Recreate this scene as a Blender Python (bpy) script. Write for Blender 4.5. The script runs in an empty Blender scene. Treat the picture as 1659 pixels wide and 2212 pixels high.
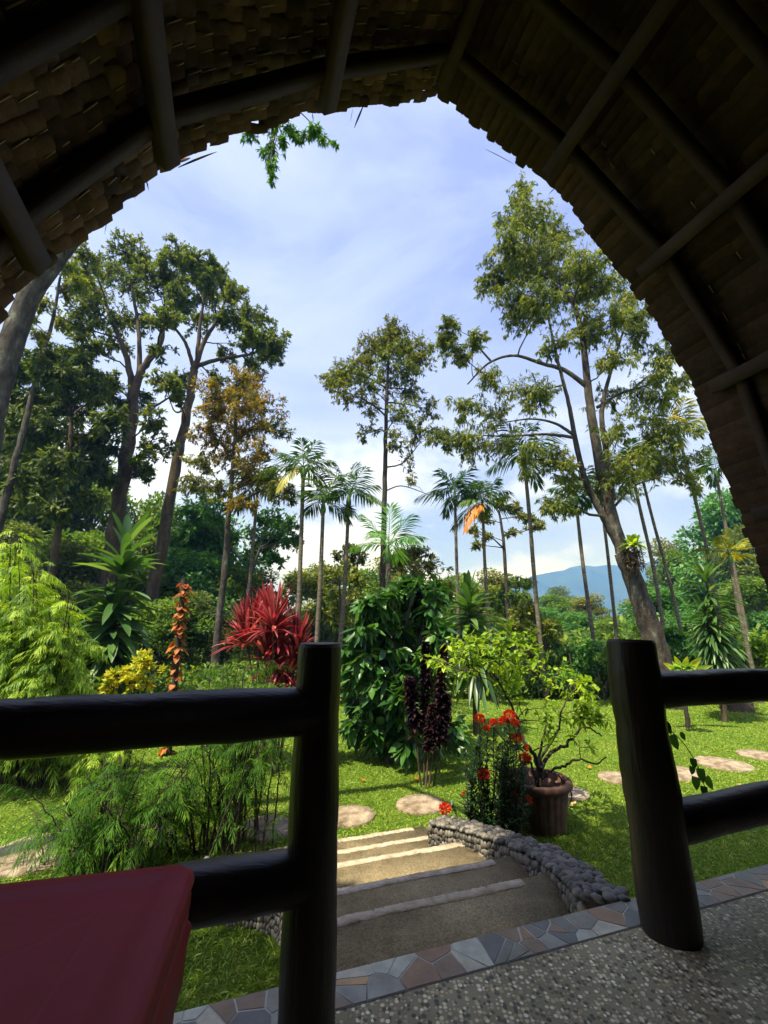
import bpy, math, numpy as np
from math import radians as R, sin, cos, pi
sc = bpy.context.scene
C = sc.collection

# ---------------------------------------------------------------- camera, world, sun, exposure
PITCH = R(14.9); EYE = 1.15
cam = bpy.data.objects.new('camera', bpy.data.cameras.new('camera')); C.objects.link(cam)
cam.location = (0, 0, EYE); cam.rotation_euler = (pi/2 + PITCH, 0, 0)
cam.data.sensor_fit = 'VERTICAL'; cam.data.sensor_height = 36; cam.data.lens = 36*1081/2560
cam.data.clip_start = .02; cam.data.clip_end = 9000
sc.camera = cam
SUN = np.array([-.328, -.342, 1.]); SUN /= np.linalg.norm(SUN)
EL = math.asin(SUN[2]); AZ = math.atan2(SUN[0], SUN[1])
w = bpy.data.worlds.new('World'); sc.world = w; w.use_nodes = True
nt = w.node_tree; nt.nodes.clear()
def nd_(t, **k):
    n = nt.nodes.new(t)
    for a, b in k.items(): setattr(n, a, b)
    return n
out = nd_('ShaderNodeOutputWorld'); bg = nd_('ShaderNodeBackground'); bg.inputs[1].default_value = .12
sky = nd_('ShaderNodeTexSky', sky_type='NISHITA', sun_disc=False, sun_elevation=EL, sun_rotation=AZ, dust_density=1.5, air_density=1.0, ozone_density=2.0)
tc = nd_('ShaderNodeTexCoord')
mp = nd_('ShaderNodeMapping'); mp.inputs['Scale'].default_value = (1, 1, 2.1); mp.inputs['Location'].default_value = (1.3, 5, .7)
n1 = nd_('ShaderNodeTexNoise'); n1.inputs['Scale'].default_value = 2.6; n1.inputs['Detail'].default_value = 9; n1.inputs['Roughness'].default_value = .52
r1 = nd_('ShaderNodeValToRGB'); r1.color_ramp.elements[0].position = .47; r1.color_ramp.elements[1].position = .6
n2 = nd_('ShaderNodeTexNoise'); n2.inputs['Scale'].default_value = 1.5; n2.inputs['Detail'].default_value = 7; n2.inputs['Roughness'].default_value = .6; n2.inputs['Distortion'].default_value = .6
r2 = nd_('ShaderNodeValToRGB'); r2.color_ramp.elements[0].position = .38; r2.color_ramp.elements[1].position = .68
sep = nd_('ShaderNodeSeparateXYZ')
hz = nd_('ShaderNodeMapRange'); hz.inputs[1].default_value = .52; hz.inputs[2].default_value = .36; hz.inputs[3].default_value = 0; hz.inputs[4].default_value = 1
m1 = nd_('ShaderNodeMath', operation='MULTIPLY')
m2 = nd_('ShaderNodeMath', operation='MULTIPLY'); m2.inputs[1].default_value = .55
mx = nd_('ShaderNodeMath', operation='MAXIMUM')
ad = nd_('ShaderNodeMath', operation='MULTIPLY_ADD'); ad.inputs[1].default_value = 1.0; ad.inputs[2].default_value = .17; ad.use_clamp = True
mix = nd_('ShaderNodeMixRGB'); mix.inputs[2].default_value = (3.7, 4.2, 6.3, 1); mixb = nd_('ShaderNodeMixRGB'); mixb.inputs[2].default_value = (4.9, 5.3, 6.8, 1)
L = nt.links.new
L(tc.outputs['Generated'], mp.inputs[0]); L(mp.outputs[0], n1.inputs[0]); L(mp.outputs[0], n2.inputs[0])
L(n1.outputs[0], r1.inputs[0]); L(n2.outputs[0], r2.inputs[0]); L(tc.outputs['Generated'], sep.inputs[0]); L(sep.outputs[2], hz.inputs[0])
L(r1.outputs[0], m1.inputs[0]); L(hz.outputs[0], m1.inputs[1]); L(r2.outputs[0], m2.inputs[0]); 
tint = nd_('ShaderNodeMixRGB', blend_type='MULTIPLY'); tint.inputs[0].default_value = 1; tint.inputs[2].default_value = (1.12, .9, 1.1, 1)
L(m2.outputs[0], ad.inputs[0]); L(ad.outputs[0], mix.inputs[0]); hm_ = nd_('ShaderNodeMapRange'); hm_.inputs[1].default_value = 0; hm_.inputs[2].default_value = .55; hm_.inputs[3].default_value = .50; hm_.inputs[4].default_value = 1
hx = nd_('ShaderNodeMixRGB', blend_type='MULTIPLY'); hx.inputs[0].default_value = 1; L(sep.outputs[2], hm_.inputs[0]); L(sky.outputs[0], hx.inputs[1]); hr = nd_('ShaderNodeValToRGB'); hr.color_ramp.elements[0].position = .02; hr.color_ramp.elements[0].color = (.34, .44, .62, 1); hr.color_ramp.elements[1].position = .5; hr.color_ramp.elements[1].color = (1, 1, 1, 1); L(sep.outputs[2], hr.inputs[0]); L(hr.outputs[0], hx.inputs[2]); L(hx.outputs[0], tint.inputs[1]); L(tint.outputs[0], mix.inputs[1]); L(mix.outputs[0], mixb.inputs[1]); L(m1.outputs[0], mixb.inputs[0]); L(mixb.outputs[0], bg.inputs[0]); L(bg.outputs[0], out.inputs[0])
sun = bpy.data.objects.new('sun', bpy.data.lights.new('sun', 'SUN')); C.objects.link(sun)
sun.data.energy = 5.0; sun.data.angle = R(.5); sun.data.color = (1, .95, .86)
from mathutils import Vector
sun.rotation_euler = Vector(SUN).to_track_quat('Z', 'Y').to_euler(); sun.location = (0, 0, 30)
sc.view_settings.view_transform = 'Standard'; sc.view_settings.look = 'None'; sc.view_settings.exposure = 1.08; sc.view_settings.gamma = 1
sc.cycles.max_bounces = 8; sc.cycles.diffuse_bounces = 4; sc.cycles.glossy_bounces = 3; sc.cycles.transmission_bounces = 4; sc.cycles.transparent_max_bounces = 6

# ---------------------------------------------------------------- coordinate helpers
# z = 0 is the porch floor; n_ points out of the porch, r_ runs along the railing
TH = R(18.6); n_ = np.array([-sin(TH), cos(TH), 0]); r_ = np.array([cos(TH), sin(TH), 0]); UP = np.array([0, 0, 1.])
GZ = -.75
FD = 934.
def ray(x, y):
    a, b = x-829.5, 1106-y
    return np.array([a, FD*cos(PITCH)-b*sin(PITCH), b*cos(PITCH)+FD*sin(PITCH)])/FD
def at(x, y, Y):
    d = ray(x, y); return d*Y/d[1]+[0, 0, EYE]
def on(x, y, z=GZ):
    d = ray(x, y); return d*(z-EYE)/d[2]+[0, 0, EYE]
def px2m(Y): return Y*1.0/FD
def nr(n, r, z=0.): return n_*n+r_*r+UP*z
rng = np.random.default_rng(11)
def unit(v): return v/np.maximum(np.linalg.norm(v, axis=-1, keepdims=True), 1e-9)
def rvec(n):
    return unit(rng.normal(size=(n, 3)))

# ---------------------------------------------------------------- materials
M = {}
def newmat(name):
    m = bpy.data.materials.new(name); m.use_nodes = True; M[name] = m
    t = m.node_tree; t.nodes.clear(); return m, t
def base_nodes(t, rough=.6, spec=.4):
    o = t.nodes.new('ShaderNodeOutputMaterial'); b = t.nodes.new('ShaderNodeBsdfPrincipled')
    b.inputs['Roughness'].default_value = rough; b.inputs['Specular IOR Level'].default_value = spec
    t.links.new(b.outputs[0], o.inputs[0]); return o, b
def ramp(t, cols):
    r = t.nodes.new('ShaderNodeValToRGB'); e = r.color_ramp.elements
    e[0].position = cols[0][0]; e[0].color = (*cols[0][1], 1); e[1].position = cols[-1][0]; e[1].color = (*cols[-1][1], 1)
    for p, c in cols[1:-1]:
        q = e.new(p); q.color = (*c, 1)
    return r
def noise(t, scale, detail=4, rough=.6, sc3=None, obj=True):
    n = t.nodes.new('ShaderNodeTexNoise'); n.inputs['Scale'].default_value = scale; n.inputs['Detail'].default_value = detail; n.inputs['Roughness'].default_value = rough
    c = t.nodes.new('ShaderNodeTexCoord'); src = c.outputs['Object']
    if sc3:
        mm = t.nodes.new('ShaderNodeMapping'); mm.inputs['Scale'].default_value = sc3; t.links.new(src, mm.inputs[0]); src = mm.outputs[0]
    t.links.new(src, n.inputs['Vector']); return n
def bump(t, b, src, strength=.4, dist=.01):
    q = t.nodes.new('ShaderNodeBump'); q.inputs['Strength'].default_value = strength; q.inputs['Distance'].default_value = dist
    t.links.new(src, q.inputs['Height']); t.links.new(q.outputs[0], b.inputs['Normal']); return q
def leafmat(name, cols, rough=.5, trans=.34, tcol=None, big=.5, bigscale=.9, spec=.28):
    m, t = newmat(name); o, b = base_nodes(t, rough, spec)
    a = t.nodes.new('ShaderNodeAttribute'); a.attribute_name = 'rnd'
    nz = noise(t, bigscale, 2)
    s = t.nodes.new('ShaderNodeMath'); s.operation = 'MULTIPLY_ADD'; s.inputs[1].default_value = big*2; t.links.new(nz.outputs[0], s.inputs[0])
    k = t.nodes.new('ShaderNodeMath'); k.operation = 'SUBTRACT'; k.inputs[1].default_value = big; t.links.new(a.outputs['Fac'], k.inputs[0]); t.links.new(k.outputs[0], s.inputs[2])
    cs = [(i/(len(cols)-1), c) for i, c in enumerate(cols)]
    r = ramp(t, cs); t.links.new(s.outputs[0], r.inputs[0]); t.links.new(r.outputs[0], b.inputs['Base Color'])
    tr = t.nodes.new('ShaderNodeBsdfTranslucent'); mxs = t.nodes.new('ShaderNodeMixShader'); mxs.inputs[0].default_value = trans
    g = t.nodes.new('ShaderNodeMixRGB'); g.blend_type = 'MULTIPLY'; g.inputs[0].default_value = 1; g.inputs[2].default_value = (*(tcol or (1.5, 1.45, .55)), 1)
    t.links.new(r.outputs[0], g.inputs[1]); t.links.new(g.outputs[0], tr.inputs[0])
    t.links.new(b.outputs[0], mxs.inputs[1]); t.links.new(tr.outputs[0], mxs.inputs[2]); t.links.new(mxs.outputs[0], o.inputs[0]); return m
def solid(name, cols, scale=6, rough=.6, spec=.3, bs=.4, bd=.01, sc3=None, detail=6, bscale=None):
    m, t = newmat(name); o, b = base_nodes(t, rough, spec); nz = noise(t, scale, detail, .65, sc3)
    cs = [(.3+.4*i/(len(cols)-1), c) for i, c in enumerate(cols)]
    r = ramp(t, cs); t.links.new(nz.outputs[0], r.inputs[0]); t.links.new(r.outputs[0], b.inputs['Base Color'])
    nb = noise(t, bscale or scale*4, 5, .7, sc3)
    if bs: bump(t, b, nb.outputs[0], bs, bd)
    return m
def attrmat(name, cols, rough=.6, spec=.3, scale=20, amt=.3, bs=.3, bd=.004, const=False, sc3=None):
    """colour by per-piece 'rnd', modulated with fine noise"""
    m, t = newmat(name); o, b = base_nodes(t, rough, spec)
    a = t.nodes.new('ShaderNodeAttribute'); a.attribute_name = 'rnd'
    r = ramp(t, [(i/max(1, len(cols)-(0 if const else 1)), c) for i, c in enumerate(cols)])
    if const: r.color_ramp.interpolation = 'CONSTANT'
    t.links.new(a.outputs['Fac'], r.inputs[0]); nz = noise(t, scale, 6, .7, sc3)
    h = t.nodes.new('ShaderNodeMapRange'); h.inputs[1].default_value = .25; h.inputs[2].default_value = .75; h.inputs[3].default_value = 1-amt; h.inputs[4].default_value = 1+amt
    t.links.new(nz.outputs[0], h.inputs[0]); g = t.nodes.new('ShaderNodeMixRGB'); g.blend_type = 'MULTIPLY'; g.inputs[0].default_value = 1
    t.links.new(r.outputs[0], g.inputs[1]); t.links.new(h.outputs[0], g.inputs[2]); t.links.new(g.outputs[0], b.inputs['Base Color'])
    if bs: bump(t, b, nz.outputs[0], bs, bd)
    return m
# leaves
leafmat('leaf_forest', [(.04, .085, .014), (.075, .15, .022), (.13, .22, .032), (.22, .3, .045)], trans=.42)
leafmat('leaf_olive', [(.05, .07, .015), (.095, .12, .022), (.16, .175, .032), (.27, .25, .045)], trans=.42)
leafmat('leaf_bluegreen', [(.032, .055, .016), (.058, .092, .025), (.1, .145, .034), (.17, .21, .05)], trans=.4)
leafmat('leaf_yellowgreen', [(.05, .08, .015), (.1, .15, .02), (.19, .23, .03), (.3, .3, .05)])
leafmat('leaf_rust', [(.06, .085, .018), (.13, .125, .024), (.26, .17, .03), (.4, .25, .04)], big=.35, trans=.45)
leafmat('leaf_fresh', [(.03, .1, .025), (.06, .17, .035), (.1, .25, .045), (.17, .33, .06)])
leafmat('leaf_lime', [(.09, .19, .014), (.17, .3, .02), (.28, .42, .03), (.45, .55, .05)], trans=.42)
leafmat('leaf_gloss', [(.014, .055, .012), (.03, .1, .018), (.055, .15, .025), (.1, .21, .04)], rough=.33, trans=.25, spec=.38, big=.25)
leafmat('leaf_palm', [(.02, .06, .012), (.035, .09, .016), (.06, .13, .022), (.11, .18, .03)], rough=.5, trans=.3, spec=.2)
leafmat('leaf_palm_yellow', [(.08, .12, .02), (.15, .2, .03), (.3, .3, .03), (.5, .38, .03)], rough=.4)
leafmat('leaf_orange', [(.45, .13, .01), (.6, .22, .015), (.65, .3, .02)], tcol=(1.2, 1, .6))
leafmat('leaf_vine_orange', [(.2, .05, .015), (.35, .1, .02), (.45, .17, .03), (.3, .08, .03)], tcol=(1.3, 1, .6))
leafmat('leaf_red', [(.06, .02, .012), (.2, .025, .03), (.4, .05, .075), (.52, .19, .14)], tcol=(1.5, .8, .8), rough=.35, big=.3)
leafmat('leaf_purple', [(.008, .006, .008), (.018, .01, .014), (.04, .018, .022), (.07, .03, .03)], tcol=(1.3, .8, .8), rough=.35, trans=.1)
leafmat('leaf_croton', [(.12, .2, .02), (.35, .4, .03), (.6, .55, .04), (.5, .3, .03)], big=.3)
leafmat('leaf_dracaena', [(.025, .07, .018), (.05, .12, .028), (.09, .18, .045), (.17, .27, .09)], rough=.35, spec=.45, big=.2)
leafmat('leaf_feather', [(.022, .075, .008), (.04, .125, .012), (.085, .2, .018), (.15, .28, .024)], trans=.4, spec=.1, rough=.6)
leafmat('leaf_ixora', [(.008, .03, .01), (.014, .05, .014), (.025, .075, .02), (.05, .12, .03)], rough=.35, trans=.12)
leafmat('petal_red', [(.45, .02, .01), (.65, .035, .015), (.8, .08, .02)], tcol=(1.2, .8, .6))
leafmat('grass', [(.085, .175, .016), (.15, .27, .024), (.225, .34, .036), (.36, .4, .085)], rough=.5, trans=.3, big=.35, bigscale=.8)
leafmat('dead_leaf', [(.2, .12, .04), (.35, .22, .07), (.45, .33, .12)], trans=.1, tcol=(1, 1, 1))
leafmat('leaf_drooping', [(.05, .085, .016), (.1, .145, .022), (.18, .22, .035), (.34, .33, .07)], trans=.45)
leafmat('leaf_airy', [(.04, .065, .018), (.075, .115, .026), (.125, .17, .036), (.22, .24, .055)], trans=.48)
# bark and others
solid('bark_grey', [(.045, .038, .03), (.1, .088, .072), (.19, .18, .155)], 5, .85, bs=.8, bd=.03, sc3=(1, 1, .35))
solid('bark_lichen', [(.014, .011, .009), (.034, .027, .021), (.058, .048, .038), (.09, .082, .066), (.2, .215, .17)], 5, .92, bs=1, bd=.05, sc3=(1, 1, .45), bscale=14, detail=9)
solid('bark_brown', [(.03, .021, .014), (.065, .045, .028), (.13, .095, .06)], 5, .85, bs=.8, bd=.02, sc3=(1, 1, .35))
solid('bark_dark', [(.018, .014, .011), (.04, .032, .024), (.075, .062, .045)], 8, .85, bs=.6, bd=.01)
solid('palm_trunk', [(.07, .055, .038), (.115, .095, .068), (.2, .18, .14)], 6, .8, bs=.5, bd=.01, sc3=(.5, .5, 3))
solid('stem_green', [(.03, .08, .02), (.06, .14, .03), (.1, .2, .05)], 8, .5, bs=.2)
solid('log_varnish', [(.007, .004, .003), (.014, .0075, .005), (.035, .018, .012)], 9, .33, .5, bs=.25, bd=.006, sc3=(1, 1, 1), bscale=14)
solid('log_post', [(.006, .0035, .0025), (.014, .0075, .005), (.04, .021, .013)], 5, .36, .45, bs=.55, bd=.01, sc3=(5, 5, .5), bscale=9, detail=8)
solid('log_rail', [(.006, .0035, .0025), (.014, .0075, .005), (.04, .021, .013)], 5, .34, .45, bs=.45, bd=.008, sc3=(.6, 4, 5), bscale=9, detail=8)
solid('log_end', [(.02, .013, .01), (.035, .024, .018), (.05, .035, .025)], 14, .55, .4, bs=.3)
solid('beam', [(.026, .014, .01), (.042, .024, .017), (.065, .038, .027)], 4, .75, .25, bs=.5, bd=.004, bscale=40)
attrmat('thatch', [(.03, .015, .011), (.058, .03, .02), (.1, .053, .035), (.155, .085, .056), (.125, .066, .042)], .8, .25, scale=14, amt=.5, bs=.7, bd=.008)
solid('stitch', [(.25, .18, .08), (.38, .29, .14)], 8, .6)
attrmat('river_stone', [(.035, .033, .03), (.075, .07, .06), (.125, .115, .098), (.2, .185, .155), (.12, .1, .078)], .55, .4, scale=30, amt=.3, bs=.2, bd=.002)
attrmat('paving_piece', [(.19, .178, .138), (.26, .24, .18), (.3, .175, .09), (.22, .205, .155), (.5, .5, .38), (.3, .285, .23), (.14, .135, .12), (.55, .32, .13), (.55, .5, .36), (.26, .17, .1)], .38, .5, scale=9, amt=.4, bs=.25, bd=.003, const=True)
solid('grout', [(.42, .4, .33), (.6, .57, .48)], 30, .9)
solid('mortar', [(.03, .03, .028), (.07, .07, .062)], 30, .95)
solid('nosing', [(.27, .22, .15), (.44, .37, .27), (.56, .49, .38)], 14, .9, bs=.9, bd=.012)
solid('stone_disc', [(.09, .065, .04), (.2, .15, .1), (.31, .25, .175), (.42, .35, .26)], 9, .9, bs=1, bd=.02, bscale=30, detail=10)
solid('terracotta', [(.07, .036, .025), (.115, .06, .041), (.18, .102, .074)], 9, .75, bs=.3, bd=.004)
solid('soil', [(.02, .013, .009), (.06, .042, .028)], 30, 1, bs=1, bd=.02)
solid('bamboo', [(.22, .18, .09), (.36, .31, .18)], 10, .6, sc3=(3, 3, 1))
solid('plastic_maroon', [(.34, .02, .036), (.39, .026, .045), (.46, .038, .06)], 3, .46, .18, bs=.12, bd=.001, bscale=350)
solid('epiphyte_root', [(.05, .035, .02), (.12, .08, .05)], 14, .95, bs=1, bd=.03)
solid('hill_far', [(.015, .035, .02), (.03, .055, .03), (.045, .075, .035)], .02, 1, 0, bs=.5, bd=20)
def cement(name, cols, grit):
    m, t = newmat(name); o, b = base_nodes(t, .85, .3)
    nz = noise(t, 2.2, 8, .7); r = ramp(t, [(.3, cols[0]), (.5, cols[1]), (.72, cols[2])]); t.links.new(nz.outputs[0], r.inputs[0])
    v = t.nodes.new('ShaderNodeTexVoronoi'); v.inputs['Scale'].default_value = grit
    c = t.nodes.new('ShaderNodeTexCoord'); t.links.new(c.outputs['Object'], v.inputs[0])
    mr = ramp(t, [(0, (1.5, 1.4, 1.25)), (.35, (1, 1, 1)), (.9, (.62, .62, .62))]); t.links.new(v.outputs['Distance'], mr.inputs[0])
    g = t.nodes.new('ShaderNodeMixRGB'); g.blend_type = 'MULTIPLY'; g.inputs[0].default_value = 1
    t.links.new(r.outputs[0], g.inputs[1]); t.links.new(mr.outputs[0], g.inputs[2]); t.links.new(g.outputs[0], b.inputs['Base Color'])
    bump(t, b, v.outputs['Distance'], .5, .006)
cement('step_cement', [(.1, .08, .04), (.21, .165, .09), (.34, .27, .16)], 85)
m, t = newmat('pebble_floor'); o, b = base_nodes(t, .5, .4)
c = t.nodes.new('ShaderNodeTexCoord')
v = t.nodes.new('ShaderNodeTexVoronoi'); v.inputs['Scale'].default_value = 66; v.inputs['Randomness'].default_value = .75; t.links.new(c.outputs['Object'], v.inputs[0])
sp = t.nodes.new('ShaderNodeSeparateColor'); t.links.new(v.outputs['Color'], sp.inputs[0])
rr = ramp(t, [(0, (.07, .066, .05)), (.28, (.13, .115, .08)), (.34, (.4, .31, .18)), (.62, (.56, .45, .27)), (.9, (.85, .72, .48)), (1, (.98, .9, .68))]); t.links.new(sp.outputs[0], rr.inputs[0])
er = ramp(t, [(.42, (1, 1, 1)), (.58, (0, 0, 0))]); t.links.new(v.outputs['Distance'], er.inputs[0])
gx = t.nodes.new('ShaderNodeMixRGB'); gx.inputs[1].default_value = (.27, .225, .14, 1); t.links.new(er.outputs[0], gx.inputs[0]); t.links.new(rr.outputs[0], gx.inputs[2])
nz = noise(t, 1.6, 4, .6); rz = ramp(t, [(.3, (.65, .65, .65)), (.7, (1.2, 1.2, 1.2))]); t.links.new(nz.outputs[0], rz.inputs[0]); gm = t.nodes.new('ShaderNodeMixRGB'); gm.blend_type = 'MULTIPLY'; gm.inputs[0].default_value = 1
t.links.new(gx.outputs[0], gm.inputs[1]); t.links.new(rz.outputs[0], gm.inputs[2]); t.links.new(gm.outputs[0], b.inputs['Base Color']); bump(t, b, er.outputs[0], .8, .005)
m, t = newmat('lawn'); o, b = base_nodes(t, .9, .1)
nz = noise(t, 1.3, 8, .7); r = ramp(t, [(.3, (.065, .12, .015)), (.5, (.12, .2, .02)), (.68, (.19, .24, .035)), (.8, (.25, .2, .07))]); t.links.new(nz.outputs[0], r.inputs[0])
nf = noise(t, 60, 5, .8); g = t.nodes.new('ShaderNodeMixRGB'); g.blend_type = 'MULTIPLY'; g.inputs[0].default_value = 1
rf = ramp(t, [(.3, (.45, .45, .45)), (.7, (1.4, 1.4, 1.4))]); t.links.new(nf.outputs[0], rf.inputs[0]); t.links.new(r.outputs[0], g.inputs[1]); t.links.new(rf.outputs[0], g.inputs[2]); t.links.new(g.outputs[0], b.inputs['Base Color'])
bump(t, b, nf.outputs[0], 1, .03)

hm = bpy.data.materials.new('haze'); hm.use_nodes = True; M['haze'] = hm; t = hm.node_tree; t.nodes.clear(); o = t.nodes.new('ShaderNodeOutputMaterial')
v = t.nodes.new('ShaderNodeVolumePrincipled'); v.inputs['Color'].default_value = (.12, .3, 1, 1); v.inputs['Absorption Color'].default_value = (1, 1, 1, 1); v.inputs['Density'].default_value = .0010; v.inputs['Anisotropy'].default_value = .2; t.links.new(v.outputs[0], o.inputs['Volume'])

# ---------------------------------------------------------------- mesh helpers
class MB:
    """collects vertices, quads/tris, per-vertex 'rnd' and a material slot per face"""
    def __init__(s): s.V = []; s.F = []; s.R = []; s.n = 0; s.S = []
    def add(s, V, F, rnd=None, slot=0):
        V = np.asarray(V, float).reshape(-1, 3); F = np.asarray(F, int)
        s.V.append(V); s.F.append(F+s.n); s.n += len(V); s.S.append(np.full(len(F), slot))
        s.R.append(np.full(len(V), rng.random()) if rnd is None else (np.asarray(rnd, float) if np.ndim(rnd) else np.full(len(V), float(rnd)))); return s
    def build(s, name, mats, parent=None, smooth=False, origin=None):
        V = np.concatenate(s.V); o = np.zeros(3) if origin is None else np.asarray(origin, float)
        if parent is not None: o = np.array(parent['_o'])
        me = bpy.data.meshes.new(name); V = V-o
        me.vertices.add(len(V)); me.vertices.foreach_set('co', V.astype(np.float32).ravel())
        loops = np.concatenate([f.ravel() for f in s.F]); cnt = np.concatenate([np.full(len(f), f.shape[1]) for f in s.F])
        me.loops.add(len(loops)); me.loops.foreach_set('vertex_index', loops.astype(np.int32))
        me.polygons.add(len(cnt)); st = np.zeros(len(cnt), np.int32); st[1:] = np.cumsum(cnt)[:-1]
        me.polygons.foreach_set('loop_start', st); me.polygons.foreach_set('loop_total', cnt.astype(np.int32))
        me.polygons.foreach_set('material_index', np.concatenate(s.S).astype(np.int32))
        if smooth: me.polygons.foreach_set('use_smooth', np.ones(len(cnt), bool))
        me.update(calc_edges=True)
        a = me.attributes.new('rnd', 'FLOAT', 'POINT'); a.data.foreach_set('value', np.concatenate(s.R).astype(np.float32))
        for q in ([mats] if isinstance(mats, str) else mats): me.materials.append(M[q])
        ob = bpy.data.objects.new(name, me); C.objects.link(ob)
        if parent is not None: ob.parent = parent
        else: ob.location = o
        return ob
def thing(name, label, cat, loc, group=None):
    o = bpy.data.objects.new(name, None); C.objects.link(o); o.empty_display_size = .2; o.location = loc
    o['label'] = label; o['category'] = cat; o['_o'] = [float(q) for q in loc]
    if group: o['group'] = group
    return o
def tag(o, label, cat, group=None):
    o['label'] = label; o['category'] = cat
    if group: o['group'] = group
    return o
def struct(o, kind='structure'):
    o['kind'] = kind; return o

def frames(P):
    T = np.gradient(P, axis=0); T = unit(T); a = np.array([0, 0, 1.]) if abs(T[0][2]) < .9 else np.array([1., 0, 0])
    N = [unit(np.cross(T[0], a))]
    for i in range(1, len(P)):
        v = N[-1]-T[i]*np.dot(N[-1], T[i]); N.append(unit(v))
    N = np.array(N); return T, N, np.cross(T, N)
def tube(mb, P, rad, k=8, cap=True, rnd=None, slot=0, wob=0):
    P = np.asarray(P, float); n = len(P); rad = np.broadcast_to(rad, n).astype(float)
    T, N, B = frames(P); a = np.arange(k)*2*pi/k
    rr = rad[:, None]*(1+wob*(rng.random((n, k))-.5))
    V = P[:, None]+rr[..., None]*(np.cos(a)[None, :, None]*N[:, None]+np.sin(a)[None, :, None]*B[:, None])
    V = V.reshape(-1, 3); i = np.arange(n-1)[:, None]*k; j = np.arange(k)[None]; j2 = (j+1) % k
    F = np.stack([i+j, i+j2, i+k+j2, i+k+j], -1).reshape(-1, 4)
    q = rng.random() if rnd is None else rnd
    mb.add(V, F, q, slot)
    if cap:
        for e, idx in ((0, -1), (n-1, 1)):
            c = P[e]; ring = V[e*k:(e+1)*k]; VV = np.vstack([ring, c]); FF = np.array([[x, (x+1) % k, k][::idx] for x in range(k)]); mb.add(VV, FF, q, slot)
    return mb
def prisms(mb, P0, P1, R0, R1, k=3, rnd=None, slot=0):
    n = len(P0)
    if n == 0: return
    T = unit(P1-P0); a = np.where(np.abs(T[:, 2:3]) < .9, np.array([[0, 0, 1.]]), np.array([[1., 0, 0]])); N = unit(np.cross(T, a)); B = np.cross(T, N)
    R0 = np.broadcast_to(R0, n); R1 = np.broadcast_to(R1, n)
    an = np.arange(k)*2*pi/k; o = np.cos(an)[None, :, None]*N[:, None]+np.sin(an)[None, :, None]*B[:, None]
    V = np.concatenate([P0[:, None]+o*R0[:, None, None], P1[:, None]+o*R1[:, None, None]], 1).reshape(-1, 3)
    b = np.arange(n)[:, None, None]*2*k; j = np.arange(k)[None, :, None]; j2 = (j+1) % k
    F = np.concatenate([b+j, b+j2, b+k+j2, b+k+j], -1).reshape(-1, 4)
    mb.add(V, F, np.repeat(rng.random(n), 2*k) if rnd is None else rnd, slot)
def spline(P, m=6):
    P = np.asarray(P, float)
    if len(P) < 3:
        t = np.linspace(0, 1, m+1)[:, None]; return P[0]*(1-t)+P[-1]*t
    Q = np.vstack([2*P[0]-P[1], P, 2*P[-1]-P[-2]]); out = []
    for i in range(1, len(Q)-2):
        t = np.linspace(0, 1, m, endpoint=False)[:, None]; a, b, c, d = Q[i-1:i+3]
        out.append(.5*((2*b)+(-a+c)*t+(2*a-5*b+4*c-d)*t**2+(-a+3*b-3*c+d)*t**3))
    out.append(P[-1:]); return np.vstack(out)
def leaves(mb, P, D, N, L, W, seg=1, droop=0., fold=.12, rnd=None, slot=0, wp=None):
    n = len(P)
    if n == 0: return
    D = unit(D); S = unit(np.cross(D, N)); N = np.cross(S, D)
    L = np.broadcast_to(L, n).astype(float)[:, None]; W = np.broadcast_to(W, n).astype(float)[:, None]; droop = np.broadcast_to(droop, n)[:, None]
    rnd = rng.random(n) if rnd is None else np.broadcast_to(rnd, n)
    if seg == 1:
        mid = P+D*L*.45-UP*droop*L*.2
        V = np.stack([P, mid+S*W*.5-N*W*fold, P+D*L-UP*droop*L, mid-S*W*.5-N*W*fold], 1).reshape(-1, 3)
        F = np.arange(n)[:, None]*4+np.arange(4)[None]; mb.add(V, F, np.repeat(rnd, 4), slot); return
    t = np.linspace(0, 1, seg+1)
    prof = wp(t) if wp else np.sin(pi*np.clip(t, 0, 1)**.75)**.8
    prof = np.maximum(prof, .04); rows = []
    for ti, wi in zip(t, prof):
        c = P+D*L*ti-UP*droop*L*ti**2
        rows += [c+S*W*.5*wi, c-N*W*fold*wi*1.5, c-S*W*.5*wi]
    V = np.stack(rows, 1).reshape(-1, 3); k = 3*(seg+1)
    f = []
    for i in range(seg):
        f += [[3*i, 3*i+1, 3*i+4, 3*i+3], [3*i+1, 3*i+2, 3*i+5, 3*i+4]]
    F = (np.arange(n)[:, None, None]*k+np.array(f)[None]).reshape(-1, 4); mb.add(V, F, np.repeat(rnd, k), slot)
def strap(t): return np.sin(pi*np.clip(.12+.88*t, 0, 1))**.55*(1-.0*t)
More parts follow.
